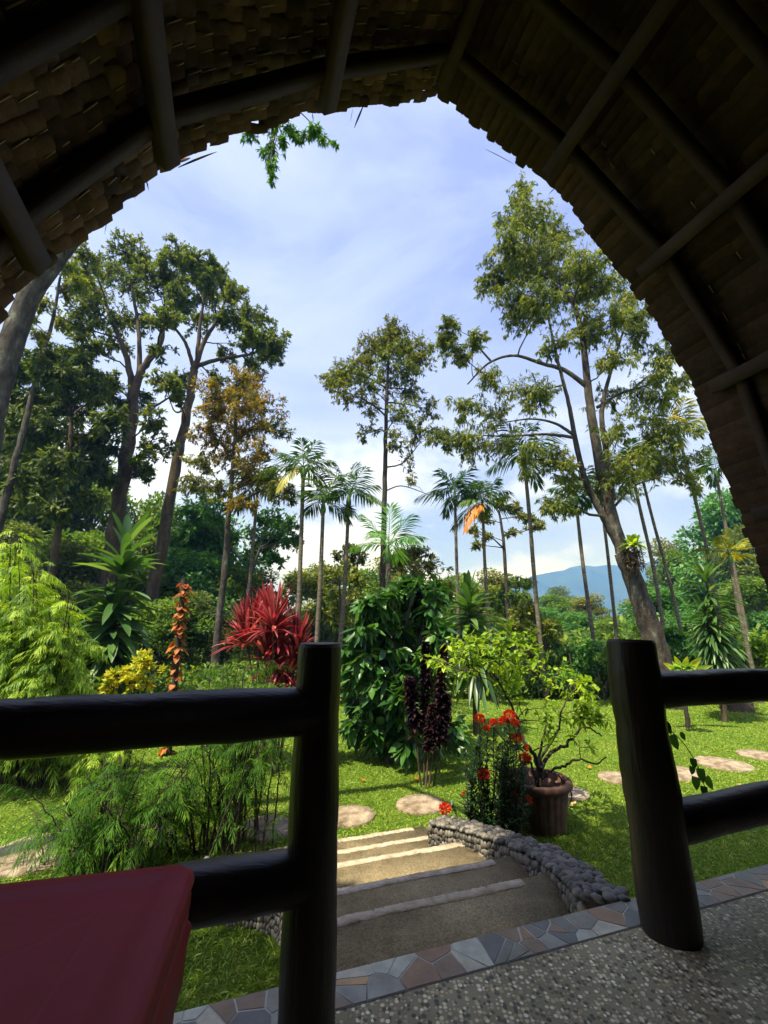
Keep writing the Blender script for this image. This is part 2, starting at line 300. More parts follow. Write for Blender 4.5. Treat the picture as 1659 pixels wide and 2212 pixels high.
def fronds(mbl, mbs, P, D, L, droop, nl, ll, lw, hang=.3, rr=.006, sweep=.6, seg=1, tseg=8, t0=.15, rnd=None, ldroop=.15, jit=.1):
    """pinnate fronds: curved rachis with leaflets on both sides"""
    n = len(P); D = unit(D); L = np.broadcast_to(L, n); droop = np.broadcast_to(droop, n)
    rnd = rng.random(n)*.7+.15 if rnd is None else np.broadcast_to(rnd, n)
    pos = lambda t: P+D*(L*t)[:, None]-UP*(droop*L*t*t)[:, None]
    ts = np.linspace(0, 1, tseg+1)
    if mbs is not None:
        for a, b in zip(ts[:-1], ts[1:]): prisms(mbs, pos(np.full(n, a)), pos(np.full(n, b)), rr*(1-a*.8), rr*(1-b*.8), 3)
    S = unit(np.cross(D, UP)+1e-6)
    for j in range(nl):
        t = t0+(1-t0)*(j+.5)/nl
        p = pos(np.full(n, t)); T = unit(D-UP*(2*droop*t)[:, None])
        for s in (-1, 1):
            d = unit(s*S*(1-.35*t)+T*(sweep+t*.6)-UP*hang*rng.uniform(.3, 1.6, (n, 1))+rng.normal(size=(n, 3))*jit)
            nn = unit(np.cross(T, s*S)); nn = np.where(nn[:, 2:3] < 0, -nn, nn)
            sz = (sin(pi*min(.97, .22+.72*t))**.7)
            leaves(mbl, p, d, nn, ll*L*sz*(.85+.3*rng.random(n)), lw, seg, ldroop, .1, np.clip(rnd+rng.normal(size=n)*.12, 0, 1))
def ico(sub=1):
    import bmesh
    bm = bmesh.new(); bmesh.ops.create_icosphere(bm, subdivisions=sub, radius=1)
    V = np.array([v.co[:] for v in bm.verts]); F = np.array([[v.index for v in f.verts] for f in bm.faces]); bm.free(); return V, F
IV, IF = ico(2); IV1, IF1 = ico(1)
def blobs(mb, P, A, B, N, sa, sb, sn, rnd=None, tmpl=None, jit=.1):
    """ellipsoids with axes A,B,N"""
    V0, F0 = tmpl or (IV, IF); n = len(P); k = len(V0)
    V0 = V0[None]*(1+jit*(rng.random((n, 1, 3))-.5))*(1+.06*rng.normal(size=(n, k, 1)))
    V = P[:, None]+V0[..., 0:1]*A[:, None]*sa[:, None, None]+V0[..., 1:2]*B[:, None]*sb[:, None, None]+V0[..., 2:3]*N[:, None]*sn[:, None, None]
    F = (np.arange(n)[:, None, None]*k+F0[None]).reshape(-1, 3); mb.add(V.reshape(-1, 3), F, np.repeat(rng.random(n) if rnd is None else rnd, k))
def box(mb, c, ax, ay, az, sx, sy, sz, rnd=None, slot=0):
    """box centred at c; half sizes"""
    c = np.asarray(c, float); V = []
    for x in (-1, 1):
        for y in (-1, 1):
            for z in (-1, 1): V.append(c+ax*sx*x+ay*sy*y+az*sz*z)
    F = [[0, 1, 3, 2], [4, 6, 7, 5], [0, 4, 5, 1], [2, 3, 7, 6], [0, 2, 6, 4], [1, 5, 7, 3]]
    mb.add(V, F, rnd, slot); return mb

# ================================================================ SETTING: ground, porch, steps
def gz(x, y):
    n = -x*sin(TH)+y*cos(TH)
    g = GZ+.025*np.sin(x*1.3+.5)*np.sin(y*1.1)*np.clip((n-5)/3, 0, 1)
    return g+np.clip((n-16)/60, 0, 1)*-1.5
gx_ = np.sinh(np.linspace(-7.2, 7.2, 181))*3.2; gy_ = np.sinh(np.linspace(-5.5, 7.2, 161))*3.2+6
X, Y = np.meshgrid(gx_, gy_); V = np.stack([X, Y, gz(X, Y)], -1).reshape(-1, 3)
i = np.arange(160)[:, None]*181+np.arange(180)[None]; F = np.stack([i, i+1, i+182, i+181], -1).reshape(-1, 4)
struct(MB().add(V, F, .5).build('ground', 'lawn', smooth=True))

def ringbox(mb, n0, n1, r0, r1, z0, z1, rnd=.5):
    return box(mb, nr((n0+n1)/2, (r0+r1)/2, (z0+z1)/2), n_, r_, UP, (n1-n0)/2, (r1-r0)/2, (z1-z0)/2, rnd)
struct(ringbox(MB(), -3.2, 1.65, -1.9, 5.2, -.95, 0).build('porch_floor', 'pebble_floor'))
# crazy-paved border: voronoi pieces over a bed of grout
mb = MB(); ringbox(mb, 1.652, 1.80, -1.9, 5.2, -.95, .001)
seeds = []
rr = -1.85
while rr < 5.1:
    st = rng.uniform(.05, .12)
    k = rng.choice([1, 2, 2, 3])
    for q in range(k): seeds.append((1.655+.15*(q+.5)/k+rng.uniform(-.035, .035), rr+rng.uniform(-.06, .06)))
    rr += st
seeds = np.array(seeds)
def clip(poly, m, d):
    o = []
    for a, b in zip(poly, poly[1:]+poly[:1]):
        fa, fb = np.dot(a-m, d), np.dot(b-m, d)
        if fa <= 0: o.append(a)
        if fa*fb < 0: o.append(a+(b-a)*fa/(fa-fb))
    return o
for s in seeds:
    poly = [np.array(q) for q in ((1.657, -1.88), (1.80, -1.88), (1.80, 5.18), (1.657, 5.18))]
    for q in seeds[np.abs(seeds[:, 1]-s[1]) < .35]:
        d = q-s; L_ = np.linalg.norm(d)
        if L_ > 1e-6: poly = clip(poly, s+d*.5-d/L_*rng.uniform(.0015, .0045), d)
        if len(poly) < 3: break
    if len(poly) < 3: continue
    k = len(poly); top = [nr(a[0], a[1], .0025) for a in poly]; bot = [nr(a[0], a[1], -.004) for a in poly]; c = nr(*np.mean(poly, 0), .0028)
    mb.add(top+[c], [[j, (j+1) % k, k] for j in range(k)], rv := rng.random(), 1)
    mb.add(top+bot, [[j, k+j, k+(j+1) % k, (j+1) % k] for j in range(k)], rv, 1)
struct(mb.build('tile_border', ['grout', 'paving_piece']))

# concrete steps going down to the lawn, rough pale nosings
edges = [1.802, 2.36, 2.88, 3.48, 4.0, 4.5]; rend = [1.66, 1.8, 1.9, 1.9, 1.8, 1.97]
def wavy(mb, n0, n1, ra, rb, z, lip, k=90, slot=1):
    rs = np.linspace(ra, rb, k); off = .006*np.sin(rs*7+n0*9)+.003*rng.normal(size=k)+.002*np.sin(rs*41); hz_ = .0012*rng.normal(size=k)+.001*np.sin(rs*23)
    rows = []
    for dn, dz in ((0, -.001), (.004, lip), (.6, lip*1.1), (1, lip*.6), (1.02, -.06)):
        rows.append(np.array([nr(n0+(n1-n0)*dn+(o if dn < .5 else o*.25), a, z+dz+h) for a, o, h in zip(rs, off, hz_)]))
    V = np.stack(rows, 1).reshape(-1, 3); i = np.arange(k-1)[:, None]*5+np.arange(4)[None]
    mb.add(V, np.stack([i, i+1, i+6, i+5], -1).reshape(-1, 4), .5, slot)
mb = MB()
for k in range(5):
    z = -.15*(k+1) if k < 4 else GZ+.02
    ringbox(mb, edges[k], edges[k+1], .45, rend[k]+.12, -.95, z)
    wavy(mb, edges[k+1]-.062, edges[k+1]+.003, .455, rend[k]-(.1 if k < 4 else 0), z, .003)
struct(mb.build('garden_steps', ['step_cement', 'nosing']))

# far hills
mb = MB(); k = 120; xs = np.linspace(-2600, 4500, k)
h = 150+60*np.sin(xs/900+1.2)+120*np.exp(-((xs-1500)/700)**2)+26*np.sin(xs/170)+14*np.sin(xs/61+2)+7*rng.normal(size=k)
h2 = np.interp(xs, [-2600, 0, 700, 1000, 1350, 1700, 2300, 5200], [120, 170, 230, 400, 455, 470, 560, 420])
h = h2+9*np.sin(xs/97)+6*np.sin(xs/41+1)+3*rng.normal(size=k)
rows = []
for q, (yy, f) in enumerate([(2500, 0), (2620, .35), (2780, .75), (2900, 1), (3300, .6), (3900, .0)]):
    rows.append(np.stack([xs, yy+60*np.sin(xs/300+q)+20*rng.normal(size=k), -30+h*f*(1+.05*rng.normal(size=k)*(f < 1))], -1))
V = np.stack(rows, 1).reshape(-1, 3)*np.array([.5, .5, .47]); i = np.arange(k-1)[:, None]*6+np.arange(5)[None]
mb.add(V, np.stack([i, i+6, i+7, i+1], -1).reshape(-1, 4), .5); struct(mb.build('hills', 'hill_far', smooth=True))

# ================================================================ THATCHED VAULT ROOF
R0 = 1.11
PR = np.array([(0, 5.03), (.31, 4.9), (1.0, 4.55), (1.43, 4.1), (1.83, 3.62), (2.02, 3.28), (2.17, 2.92), (2.28, 2.4), (2.39, 1.93), (2.5, 1.39), (2.6, .5), (2.65, -.75)])
PL = np.array([(0, 5.03), (.2, 4.87), (.79, 4.48), (1.36, 3.97), (1.66, 3.62), (1.94, 3.09), (2.13, 2.74), (2.26, 2.4), (2.38, 1.93), (2.5, 1.39), (2.6, .5), (2.65, -.75)])
def arc(P, side):
    P = spline(P, 8); P = P*[side, 1]; d = np.r_[0, np.cumsum(np.linalg.norm(np.diff(P, axis=0), axis=1))]
    def f(s):
        p = np.stack([np.interp(s, d, P[:, 0]), np.interp(s, d, P[:, 1])], -1)
        q = np.stack([np.interp(s+.15, d, P[:, 0]), np.interp(s+.15, d, P[:, 1])], -1)-np.stack([np.interp(s-.15, d, P[:, 0]), np.interp(s-.15, d, P[:, 1])], -1)
        q = unit(q); inn = np.stack([q[..., 1]*side, -q[..., 0]*side], -1)  # inward normal
        return p, q, inn
    return f, d[-1]
def v3(p, n): return n_*n+r_*(R0+p[0])+UP*p[1]
roof = thing('thatched_roof', 'dark arched thatch roof over the porch with timber ribs and purlins, framing the garden view', 'roof', tuple(nr(-2.6, R0, 0)))
N0, N1 = -2.6, 2.1
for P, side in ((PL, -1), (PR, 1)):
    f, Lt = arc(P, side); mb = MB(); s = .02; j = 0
    while s < Lt-.3:
        cs = rng.uniform(.085, .1) if side < 0 else rng.uniform(.07, .08); p, q, inn = f(s); p2, q2, inn2 = f(s+cs*1.25)
        nn = N1+rng.normal()*(.014 if side < 0 else .012); tw = rng.uniform(.065, .09)*(1 if side < 0 else 5); ct = rng.random()
        while nn > N0:
            wd = tw*rng.uniform(.85, 1.15); cur = rng.uniform(-.004, .018); up = rng.uniform(.014, .034) if side < 0 else rng.uniform(.014, .03); jt = rng.uniform(-.012, .012); tone = rng.random()
            V = []
            for a, o in ((0, 0), (.12, 1), (.5, 1.35), (.88, 1), (1, 0)):
                b = nn-wd*a
                V += [v3(p+q*(jt+.012*(1-o))+inn*(up*(.45+.55*min(o, 1))+cur*o), b), v3((p+p2)/2+(inn+inn2)*.5*(up*.45+cur+.007*(min(o, 1))), b), v3(p2+q2*rng.uniform(-.004, .004)+inn2*.0005, b)]
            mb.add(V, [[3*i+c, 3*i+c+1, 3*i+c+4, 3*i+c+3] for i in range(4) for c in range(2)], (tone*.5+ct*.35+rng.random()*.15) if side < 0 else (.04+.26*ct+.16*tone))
            if nn < N1-.1 and rng.random() < (.5 if side < 0 else .25):
                c = v3(p+q*.035+inn*(up+.012), nn-wd*rng.uniform(0, .1)); tt = q[0]*r_+q[1]*UP
                box(mb, c, tt, n_, inn[0]*r_+inn[1]*UP, rng.uniform(.02, .045), .0025, .002, None, 1)
            nn -= wd*.97
        s += cs; j += 1
    # frayed bits along the eave
    for _ in range(24):
        s = rng.uniform(.1, Lt-1.2); p, q, inn = f(s); a = v3(p+inn*.01, N1-.02); d = unit(n_*rng.uniform(.3, 1)+rvec(1)[0]*.6-UP*.3); l = rng.uniform(.02, .07)
        leaves(mb, a[None], d[None], rvec(1), l, .008, 1, .3)
    mb.build('thatch_slope', ['thatch', 'stitch'], roof)
    # solid outer cover
    S = np.linspace(0, Lt, 60); p, q, inn = f(S); mb = MB(); rows = []
    for off, nn in ((-.004, N0), (-.004, N1-.05), (-.10, N1-.05), (-.12, N0)):
        rows.append(np.array([v3(a+b*off+(np.array([0, .0])), nn) for a, b in zip(p, inn)]))
    V = np.stack(rows, 1).reshape(-1, 3); i = np.arange(59)[:, None]*4; jj = np.arange(4)[None]
    mb.add(V, np.stack([i+jj, i+(jj+1) % 4, i+4+(jj+1) % 4, i+4+jj], -1).reshape(-1, 4), .4); mb.build('roof_cover', 'thatch', roof)
# ribs: straight boards between the purlin lines
hwR = [(-.03, 4.83), (.82, 4.39), (1.59, 3.73), (2.1, 2.86), (2.26, 1.9), (2.38, 1.1), (2.48, 0)]; hwL = [None, (.83, 4.2), (1.62, 3.43), (2.04, 2.66), (2.25, 1.8), (2.37, 1.1), (2.48, 0)]   # purlin centres
prof = np.array([(-a, b) for a, b in hwL[:0:-1]]+[(a, b) for a, b in hwR], float)
tang = unit(np.gradient(prof, axis=0)); inw = np.stack([tang[:, 1], -tang[:, 0]], -1)
mid_inner = lambda d: prof+inw*d
for nn in (1.76, 1.3, .86, .36, -.14, -.64, -1.14, -1.64, -2.14):
    mb = MB(); hw = .035; A = mid_inner(-.095); B = mid_inner(-.015)
    V = []
    for a, b in zip(A, B): V += [v3(a, nn-hw), v3(a, nn+hw), v3(b, nn+hw), v3(b, nn-hw)]
    k = len(A); i = np.arange(k-1)[:, None]*4; jj = np.arange(4)[None]
    mb.add(V, np.stack([i+jj, i+(jj+1) % 4, i+4+(jj+1) % 4, i+4+jj], -1).reshape(-1, 4), .5); mb.build('rib', 'beam', roof)
for i_, (p, q, inn) in enumerate(zip(prof, tang, inw)):
    if i_ in (0, len(prof)-1): continue
    c = p+inn*0; ax = q[0]*r_+q[1]*UP; az = inn[0]*r_+inn[1]*UP
    mb = MB(); a, b = -2.58, 1.93
    hw = .048 if i_ != 6 else .04
    box(mb, v3(c, (a+b)/2), n_, ax, az, (b-a)/2, hw, .034); mb.build('ridge_beam' if i_ == 6 else 'purlin', 'beam', roof)
# end wall of woven panels at the back of the porch
mb = MB(); V = [v3(p, -2.61) for p in prof]+[v3(p, -2.68) for p in prof]; k = len(prof); c0 = [v3((0, 1.5), -2.61), v3((0, 1.5), -2.68)]
mb.add(V+c0, [[i, i+1, 2*k] for i in range(k-1)]+[[k-1, 0, 2*k]]+[[k+i+1, k+i, 2*k+1] for i in range(k-1)]+[[k, 2*k-1, 2*k+1]], .3); mb.build('end_wall', 'thatch', roof)
# loose straws hanging from the eave
for (x0, y0, x1, y1, w_) in ((785, 228, 765, 275, .012), (762, 235, 757, 262, .003), (236, 452, 226, 505, .004), (1048, 322, 1112, 352, .005), (385, 362, 470, 322, .012), (378, 352, 412, 338, .02)):
    d0, d1 = ray(x0, y0), ray(x1, y1); a = d0*2.08/(d0@n_)+UP*EYE; b = d1*2.14/(d1@n_)+UP*EYE
    mb = MB(); leaves(mb, a[None], (b-a)[None], n_[None]*.3+UP*.2, np.linalg.norm(b-a), w_, 5, .06, wp=lambda t: np.sin(pi*np.clip(.1+.85*t, 0, 1))); mb.build('loose_straw', 'thatch', roof)

# ================================================================ LOG RAILINGS
def log(mb, a, b, ra, rb, k=28, m=22, wob=.004, slot=0, cap=True):
    t = np.linspace(0, 1, m)[:, None]; P = a*(1-t)+b*t; P = P+.5*wob*np.cumsum(rng.normal(size=(m, 3)), 0)*np.sin(pi*t)*.6
    rad = (ra*(1-t)+rb*t)[:, 0]*(1+.025*np.sin(np.arange(m)*.7+rng.random()*6)+.008*rng.normal(size=m))
    T, N, B = frames(P); an = np.arange(k)*2*pi/k; lob = 1+.02*np.sin(2*an+rng.random()*6)+.012*np.sin(5*an+rng.random()*6)
    V = P[:, None]+(rad[:, None]*lob[None])[..., None]*(np.cos(an)[None, :, None]*N[:, None]+np.sin(an)[None, :, None]*B[:, None])
    V = V.reshape(-1, 3); i = np.arange(m-1)[:, None]*k; j = np.arange(k)[None]; j2 = (j+1) % k
    mb.add(V, np.stack([i+j, i+j2, i+k+j2, i+k+j], -1).reshape(-1, 4), .5, slot)
    return P, T, N, B, rad*1.0, V
def post(parent, n, r, h, r0, r1):
    mb = MB(); P, T, N, B, rad, V = log(mb, nr(n, r, 0), nr(n, r, h-.012), r0, r1, m=26)
    mb.build('post', 'log_post', parent, smooth=True)
    k = 28; ring = V[-k:]; c = ring.mean(0); V2 = np.vstack([ring, c+(ring-c)*.93+UP*.012, c+UP*.013]); j = np.arange(k); j2 = (j+1) % k
    m2 = MB(); m2.add(V2, np.stack([j, j2, k+j2, k+j], -1), .5); m2.add(V2, np.stack([k+j, k+j2, np.full(k, 2*k)], -1), .5); m2.build('post_top', 'log_end', parent)
lab = {0: 'black varnished log railing left of the steps, behind the maroon table', 1: 'black varnished log railing right of the steps, with the thicker post'}
for s_, (pr, pr0, pr1, ends, zs) in enumerate([(.295, .086, .074, (-1.52), ((.877, .077), (.403, .078))), (1.715, .106, .1, (3.74), ((.878, .077), (.36, .076)))]):
    t_ = thing('log_railing', lab[s_], 'railing', tuple(nr(1.585, pr, 0)), 'log railings of the porch')
    post(t_, 1.585, pr, 1.095, pr0, pr1)
    for z_, rad_ in zs:
        mb = MB(); log(mb, nr(1.585, pr, z_), nr(1.585, ends, z_+.01), rad_, rad_, m=40, wob=.006); mb.build('rail', 'log_rail', t_, smooth=True)
    mb = MB(); log(mb, nr(1.585, ends, 0), nr(1.585, ends, 1.09), .09, .085); mb.build('post', 'log_post', t_, smooth=True)

# ================================================================ MAROON PLASTIC TABLE
A_ = R(12.8); tx = np.array([cos(A_), sin(A_), 0]); ty = np.array([-sin(A_), cos(A_), 0]); TZ = .70; tcr = np.array([-.37, 1.02, 0])
tb = thing('plastic_table', 'maroon plastic table with rounded corner and moulded lines, in the lower left by the railing', 'table', tuple(tcr-tx*.45-ty*.45))
def rrect(off, rad, k=10):
    """outline in table coords: corner at 0,0 ; extends to -x, -y by .9"""
    pts = []; rad = max(.012, rad-off*0)
    for cx, cy, a0 in ((-rad, -rad, 0), (-.9+rad, -rad, 90), (-.9+rad, -.9+rad, 180), (-rad, -.9+rad, 270)):
        for i in range(k+1):
            a = R(a0+90*i/k); pts.append((cx+(rad-off)*cos(a), cy+(rad-off)*sin(a)) if off < rad-.012 else (cx-(off-rad+.012)*np.sign(cx+.45)+.012*cos(a), cy-(off-rad+.012)*np.sign(cy+.45)+.012*sin(a)))
    return np.array(pts)
def tl(p, z): return tcr+tx*p[0]+ty*p[1]+UP*z
levels = [(.075, TZ-.0035), (.06, TZ-.003), (.05, TZ+.0005), (.034, TZ+.001), (.012, TZ-.001), (.003, TZ-.006), (0, TZ-.014), (.002, TZ-.022), (.008, TZ-.026), (.008, TZ-.032), (.003, TZ-.036), (.003, TZ-.05), (.014, TZ-.055), (.014, TZ-.05)]
rows = [np.array([tl(p, z) for p in rrect(o, .055)]) for o, z in levels]; k = len(rows[0])
mb = MB(); V = np.vstack(rows+[tl((-.45, -.45), TZ-.0035)[None]]); c = len(V)-1; j = np.arange(k); j2 = (j+1) % k
mb.add(V, np.vstack([np.stack([q*k+j, (q+1)*k+j, (q+1)*k+j2, q*k+j2], -1) for q in range(len(levels)-1)]), .5)
m3 = MB(); m3.add(np.vstack([rows[0], V[c][None]]), np.stack([j, j2, np.full(k, k)], -1), .5); mb.V += m3.V; mb.F += [f+mb.n for f in m3.F]; mb.R += m3.R; mb.S += m3.S; mb.n += m3.n
mb.build('table_top', 'plastic_maroon', tb, smooth=True)
# moulded lines
mb = MB()
def ridge(a, b, wd=.006, hgt=.0016):
    a, b = tl(a, TZ-.0036), tl(b, TZ-.0036); d = unit(b-a); s = np.cross(d, UP); V = [a-s*wd, a+UP*hgt, a+s*wd, b-s*wd, b+UP*hgt, b+s*wd]
    mb.add(V, [[0, 1, 4, 3], [1, 2, 5, 4]], .5)
for q in (-.13, -.77): ridge((-.77, q), (-.13, q)); ridge((q, -.77), (q, -.13))
ridge((-.13, -.13), (-.77, -.77)); ridge((-.45, -.13), (-.45, -.77)); ridge((-.13, -.45), (-.77, -.45))
pts = [(-.45+.33*cos(a), -.45+.33*sin(a)) for a in np.linspace(0, 2*pi, 33)]
mb.build('moulded_lines', 'plastic_maroon', tb)
mb = MB(); rows = [np.array([tl(p, z) for p in rrect(o, .05)]) for o, z in ((.004, TZ-.05), (.006, TZ-.085), (-.002, TZ-.092), (.002, TZ-.1), (.004, TZ-.17), (.014, TZ-.17), (.014, TZ-.05))]
V = np.vstack(rows); mb.add(V, np.vstack([np.stack([q*k+j, ((q+1) % 7)*k+j, ((q+1) % 7)*k+j2, q*k+j2], -1) for q in range(7)]), .5); mb.build('apron', 'plastic_maroon', tb, smooth=True)
for cx in (-.052, -.848):
    for cy in (-.052, -.848):
        mb = MB(); top = np.array([(-1, -1), (1, -1), (1, 1), (-1, 1)])
        V = [tl((cx+a*.036, cy+b*.036), TZ-.052) for a, b in top]+[tl((cx+a*.03, cy+b*.03), 0.0) for a, b in top]
        mb.add(V, [[0, 1, 5, 4], [1, 2, 6, 5], [2, 3, 7, 6], [3, 0, 4, 7], [4, 5, 6, 7]], .5); mb.build('leg', 'plastic_maroon', tb)

# ================================================================ PEBBLE WALLS BESIDE THE STEPS
wl = np.array([(1.84, 1.64), (2.1, 1.76), (2.5, 1.91), (2.9, 1.97), (3.3, 1.94), (3.6, 1.86), (3.84, 1.78)])
wz = np.interp(wl[:, 0], [1.84, 2.4, 3.0, 3.84], [-.0, -.14, -.28, -.43])
def pebble_wall(mirror, label):
    cl = wl.copy()
    if mirror: cl = np.array([(3.3, .56), (3.4, .54), (3.52, .46), (3.62, .34), (3.71, .18), (3.76, .04), (3.78, -.06)])
    Pc = spline(np.c_[cl, wz if not mirror else wz[-1]-.04+.0*wz], 8); T = unit(np.gradient(Pc[:, :2], axis=0)); S = np.stack([-T[:, 1], T[:, 0]], -1)  # to +r when T=+n
    th = thing('pebble_wall', label, 'wall', tuple(nr(2.8, cl[3, 1], GZ)), 'pebble walls beside the steps')
    sec = [(-.135, None), (-.095, -.02), (-.08, -.004), (.08, -.004), (.095, -.02), (.12, None)]
    mb = MB(); V = []
    for p, s in zip(Pc, S):
        for o, dz in sec: q = p[:2]+s*o; V.append(nr(q[0], q[1], -.95 if dz is None else p[2]+dz))
    k = len(sec); m_ = len(Pc); i = np.arange(m_-1)[:, None]*k; jj = np.arange(k-1)[None]
    mb.add(V, np.stack([i+jj, i+jj+1, i+k+jj+1, i+k+jj], -1).reshape(-1, 4), .5)
    e = np.arange(k)+(m_-1)*k; mb.add(V, [[e[0], e[1], e[2], e[3]], [e[0], e[3], e[4], e[5]]], .5); mb.add(V, [[3, 2, 1, 0], [5, 4, 3, 0]], .5)
    mb.build('mortar_core', 'mortar', th)
    d = np.r_[0, np.cumsum(np.linalg.norm(np.diff(Pc[:, :2], axis=0), axis=1))]
    mb = MB(); PP, AA, BB, NN, sa, sb, sn = [], [], [], [], [], [], []
    def fr(s):
        p = np.array([np.interp(s, d, Pc[:, i]) for i in range(3)]); t = unit(np.array([np.interp(s, d, T[:, i]) for i in range(2)])); return p, t, np.array([-t[1], t[0]])
    def put(pos, a, n, la, lb, ln):
        a = unit(a+.35*rng.normal(size=3)); a = unit(a-n*np.dot(a, n)); n = unit(n+.16*rng.normal(size=3)); a = unit(a-n*np.dot(a, n))
        PP.append(pos); AA.append(a); BB.append(np.cross(n, a)); NN.append(n); sa.append(la); sb.append(lb); sn.append(ln)
    s = 0
    while s < d[-1]+.01:          # top: flat lying stones
        p, t, q = fr(s); row = rng.uniform(-.01, .02)
        o = -.095+row
        while o < .1:
            la = rng.uniform(.022, .036); put(nr(p[0]+q[0]*o, p[1]+q[1]*o, p[2]+rng.uniform(.0, .008)), r_*q[1]+n_*q[0], UP*1., la, la*rng.uniform(.65, .85), rng.uniform(.014, .02)); o += la*1.75
        s += rng.uniform(.034, .044)
    for side in (-1, 1):          # faces: stones set on edge
        s = 0
        while s < d[-1]+.02:
            p, t, q = fr(s); z = p[2]-.03; nrm = (r_*q[1]+n_*q[0])*side; fl = .095
            while z > GZ-.03:
                lb = rng.uniform(.019, .033); fl = .1+.04*(p[2]-z)/.7
                put(nr(p[0]+q[0]*fl*side, p[1]+q[1]*fl*side, z-lb*.5), UP*1., nrm, lb, lb*rng.uniform(.55, .75), rng.uniform(.014, .022)); z -= lb*1.65
            s += rng.uniform(.028, .036)
    p, t, q = fr(d[-1]); nrm = r_*t[1]+n_*t[0]
    for o in np.arange(-.1, .11, .036):
        z = p[2]-.02
        while z > GZ: lb = rng.uniform(.02, .034); put(nr(p[0]+q[0]*o+t[0]*.005, p[1]+q[1]*o+t[1]*.005, z-lb*.5), UP*1., nrm, lb, lb*.65, .018); z -= lb*1.6
    blobs(mb, np.array(PP), np.array(AA), np.array(BB), np.array(NN), np.array(sa), np.array(sb), np.array(sn)); mb.build('pebble_facing', 'river_stone', th, smooth=True)
pebble_wall(False, 'curved grey pebble wall on the right side of the steps, running down to the pot')
pebble_wall(True, 'pebble wall on the left side of the steps, half hidden behind the left post and feathery shrub')

# ================================================================ STEPPING STONES
stones = [(755, 1765, .26, 'round stepping stone nearest the left post, just past the steps'),
    (908, 1740, .27, 'brown shaded round stepping stone straight beyond the steps, before the red-flowered shrub'),
    (1228, 1716, .24, 'stepping stone just behind and right of the terracotta pot'),
    (1335, 1683, .24, 'stepping stone half hidden behind the right post'),
    (1462, 1672, .33, 'flat oval stepping stone just right of the right post'),
    (1562, 1652, .34, 'large flat stepping stone, second last of the row toward the right edge'),
    (1645, 1634, .3, 'stepping stone cut off by the right edge of the photo'),
    (575, 1792, .27, 'pale stepping stone seen between the feathery shrub and the left post'),
    (300, 1815, .3, 'stepping stone mostly hidden behind the stems of the feathery shrub'),
    (100, 1838, .42, 'large pale path slab at the left edge under the arching feathery leaves')]
SC = []
for x, y, rd, lb in stones:
    c = on(x, y); SC.append((c[0], c[1], rd)); mb = MB(); k = 40; an = np.arange(k)*2*pi/k
    ra = rd*(1+.035*np.sin(2*an+rng.random()*6)+.02*np.sin(3*an+rng.random()*6)+.008*rng.normal(size=k)); rows = []
    for f_, z in ((1.0, -.05), (1.0, .012), (.97, .026), (.7, .03), (.35, .029)):
        rows.append(np.stack([c[0]+ra*f_*np.cos(an), c[1]+ra*f_*np.sin(an), GZ+z+.0025*rng.normal(size=k)], -1))
    V = np.vstack(rows+[np.array([[c[0], c[1], GZ+.03]])]); j = np.arange(k); j2 = (j+1) % k
    mb.add(V, np.vstack([np.stack([q*k+j, q*k+j2, (q+1)*k+j2, (q+1)*k+j], -1) for q in range(4)]), .5); mb.add(V, np.stack([4*k+j, 4*k+j2, np.full(k, 5*k)], -1), .5)
    tag(mb.build('stepping_stone', 'stone_disc', origin=(c[0], c[1], GZ), smooth=False), lb, 'stepping stone', 'stepping stones across the lawn')

# ================================================================ GRASS
def blades(n0, n1, cnt, l0, l1, wd, keep):
    n = n0+(n1-n0)*rng.random(cnt); x = rng.uniform(-1, 1, cnt)
    yy = n/cos(TH); X = x*(yy*1.05+1.2)+.2*yy; Yp = (n+X*sin(TH))/cos(TH)
    P = np.stack([X, Yp, np.full(cnt, GZ)], -1); r = P@r_
    ok = np.ones(cnt, bool)
    for cx, cy, rd in SC: ok &= (P[:, 0]-cx)**2+(P[:, 1]-cy)**2 > (rd*.9)**2
    ok &= ~((n < 4.52) & (r > .4) & (r < 2.1-.0*n) & ~((n > 3.95) & (r < .3))) & (np.abs(P[:, 0]) < P[:, 1]*1.02+.3) & (n > 1.84)
    patch = .5+.5*np.sin(P[:, 0]*2.1+3*np.sin(P[:, 1]*.9))*np.sin(P[:, 1]*2.7+2*np.sin(P[:, 0]*1.3))
    ok &= rng.random(cnt) < .55+.45*patch
    P = P[ok]; k = len(P); P[:, 2] = gz(P[:, 0], P[:, 1])-.003
    D = unit(rvec(k)*[1, 1, .3]+UP*rng.uniform(.35, 1.3, (k, 1))); 
    return P, D, rng.uniform(l0, l1, k), wd*rng.uniform(.7, 1.3, k)
mb = MB()
for a in ((1.85, 4.6, 150000, .03, .075, .0075), (4.4, 7.5, 170000, .03, .07, .009), (7.2, 14, 130000, .04, .08, .018)):
    P, D, l, wd = blades(*a, None); leaves(mb, P, D, rvec(len(P)), l, wd, 1, .35)
mb.build('grass', 'grass')['kind'] = 'stuff'
FL = ['dry orange leaf on the grass just right of the pot plant branches', 'small dry leaf in the edge of the shade under the glossy bush', 'small dry leaf on the grass between the purple plant and the pot',
    'tiny dry leaf farthest out on the lawn right of the right post', 'dry leaf just left of the right post, farther than the stepping stone', 'dry leaf right beside the rim of the terracotta pot', 'brown leaf between the purple plant and the shaded stepping stone', 'small dry leaf on the far lawn left of the big forked tree', 'orange leaf on the near lawn between the two right rails', 'dry leaf beyond the stepping stone nearest the left post', 'small dry leaf between the stepping stones and the big forked tree']
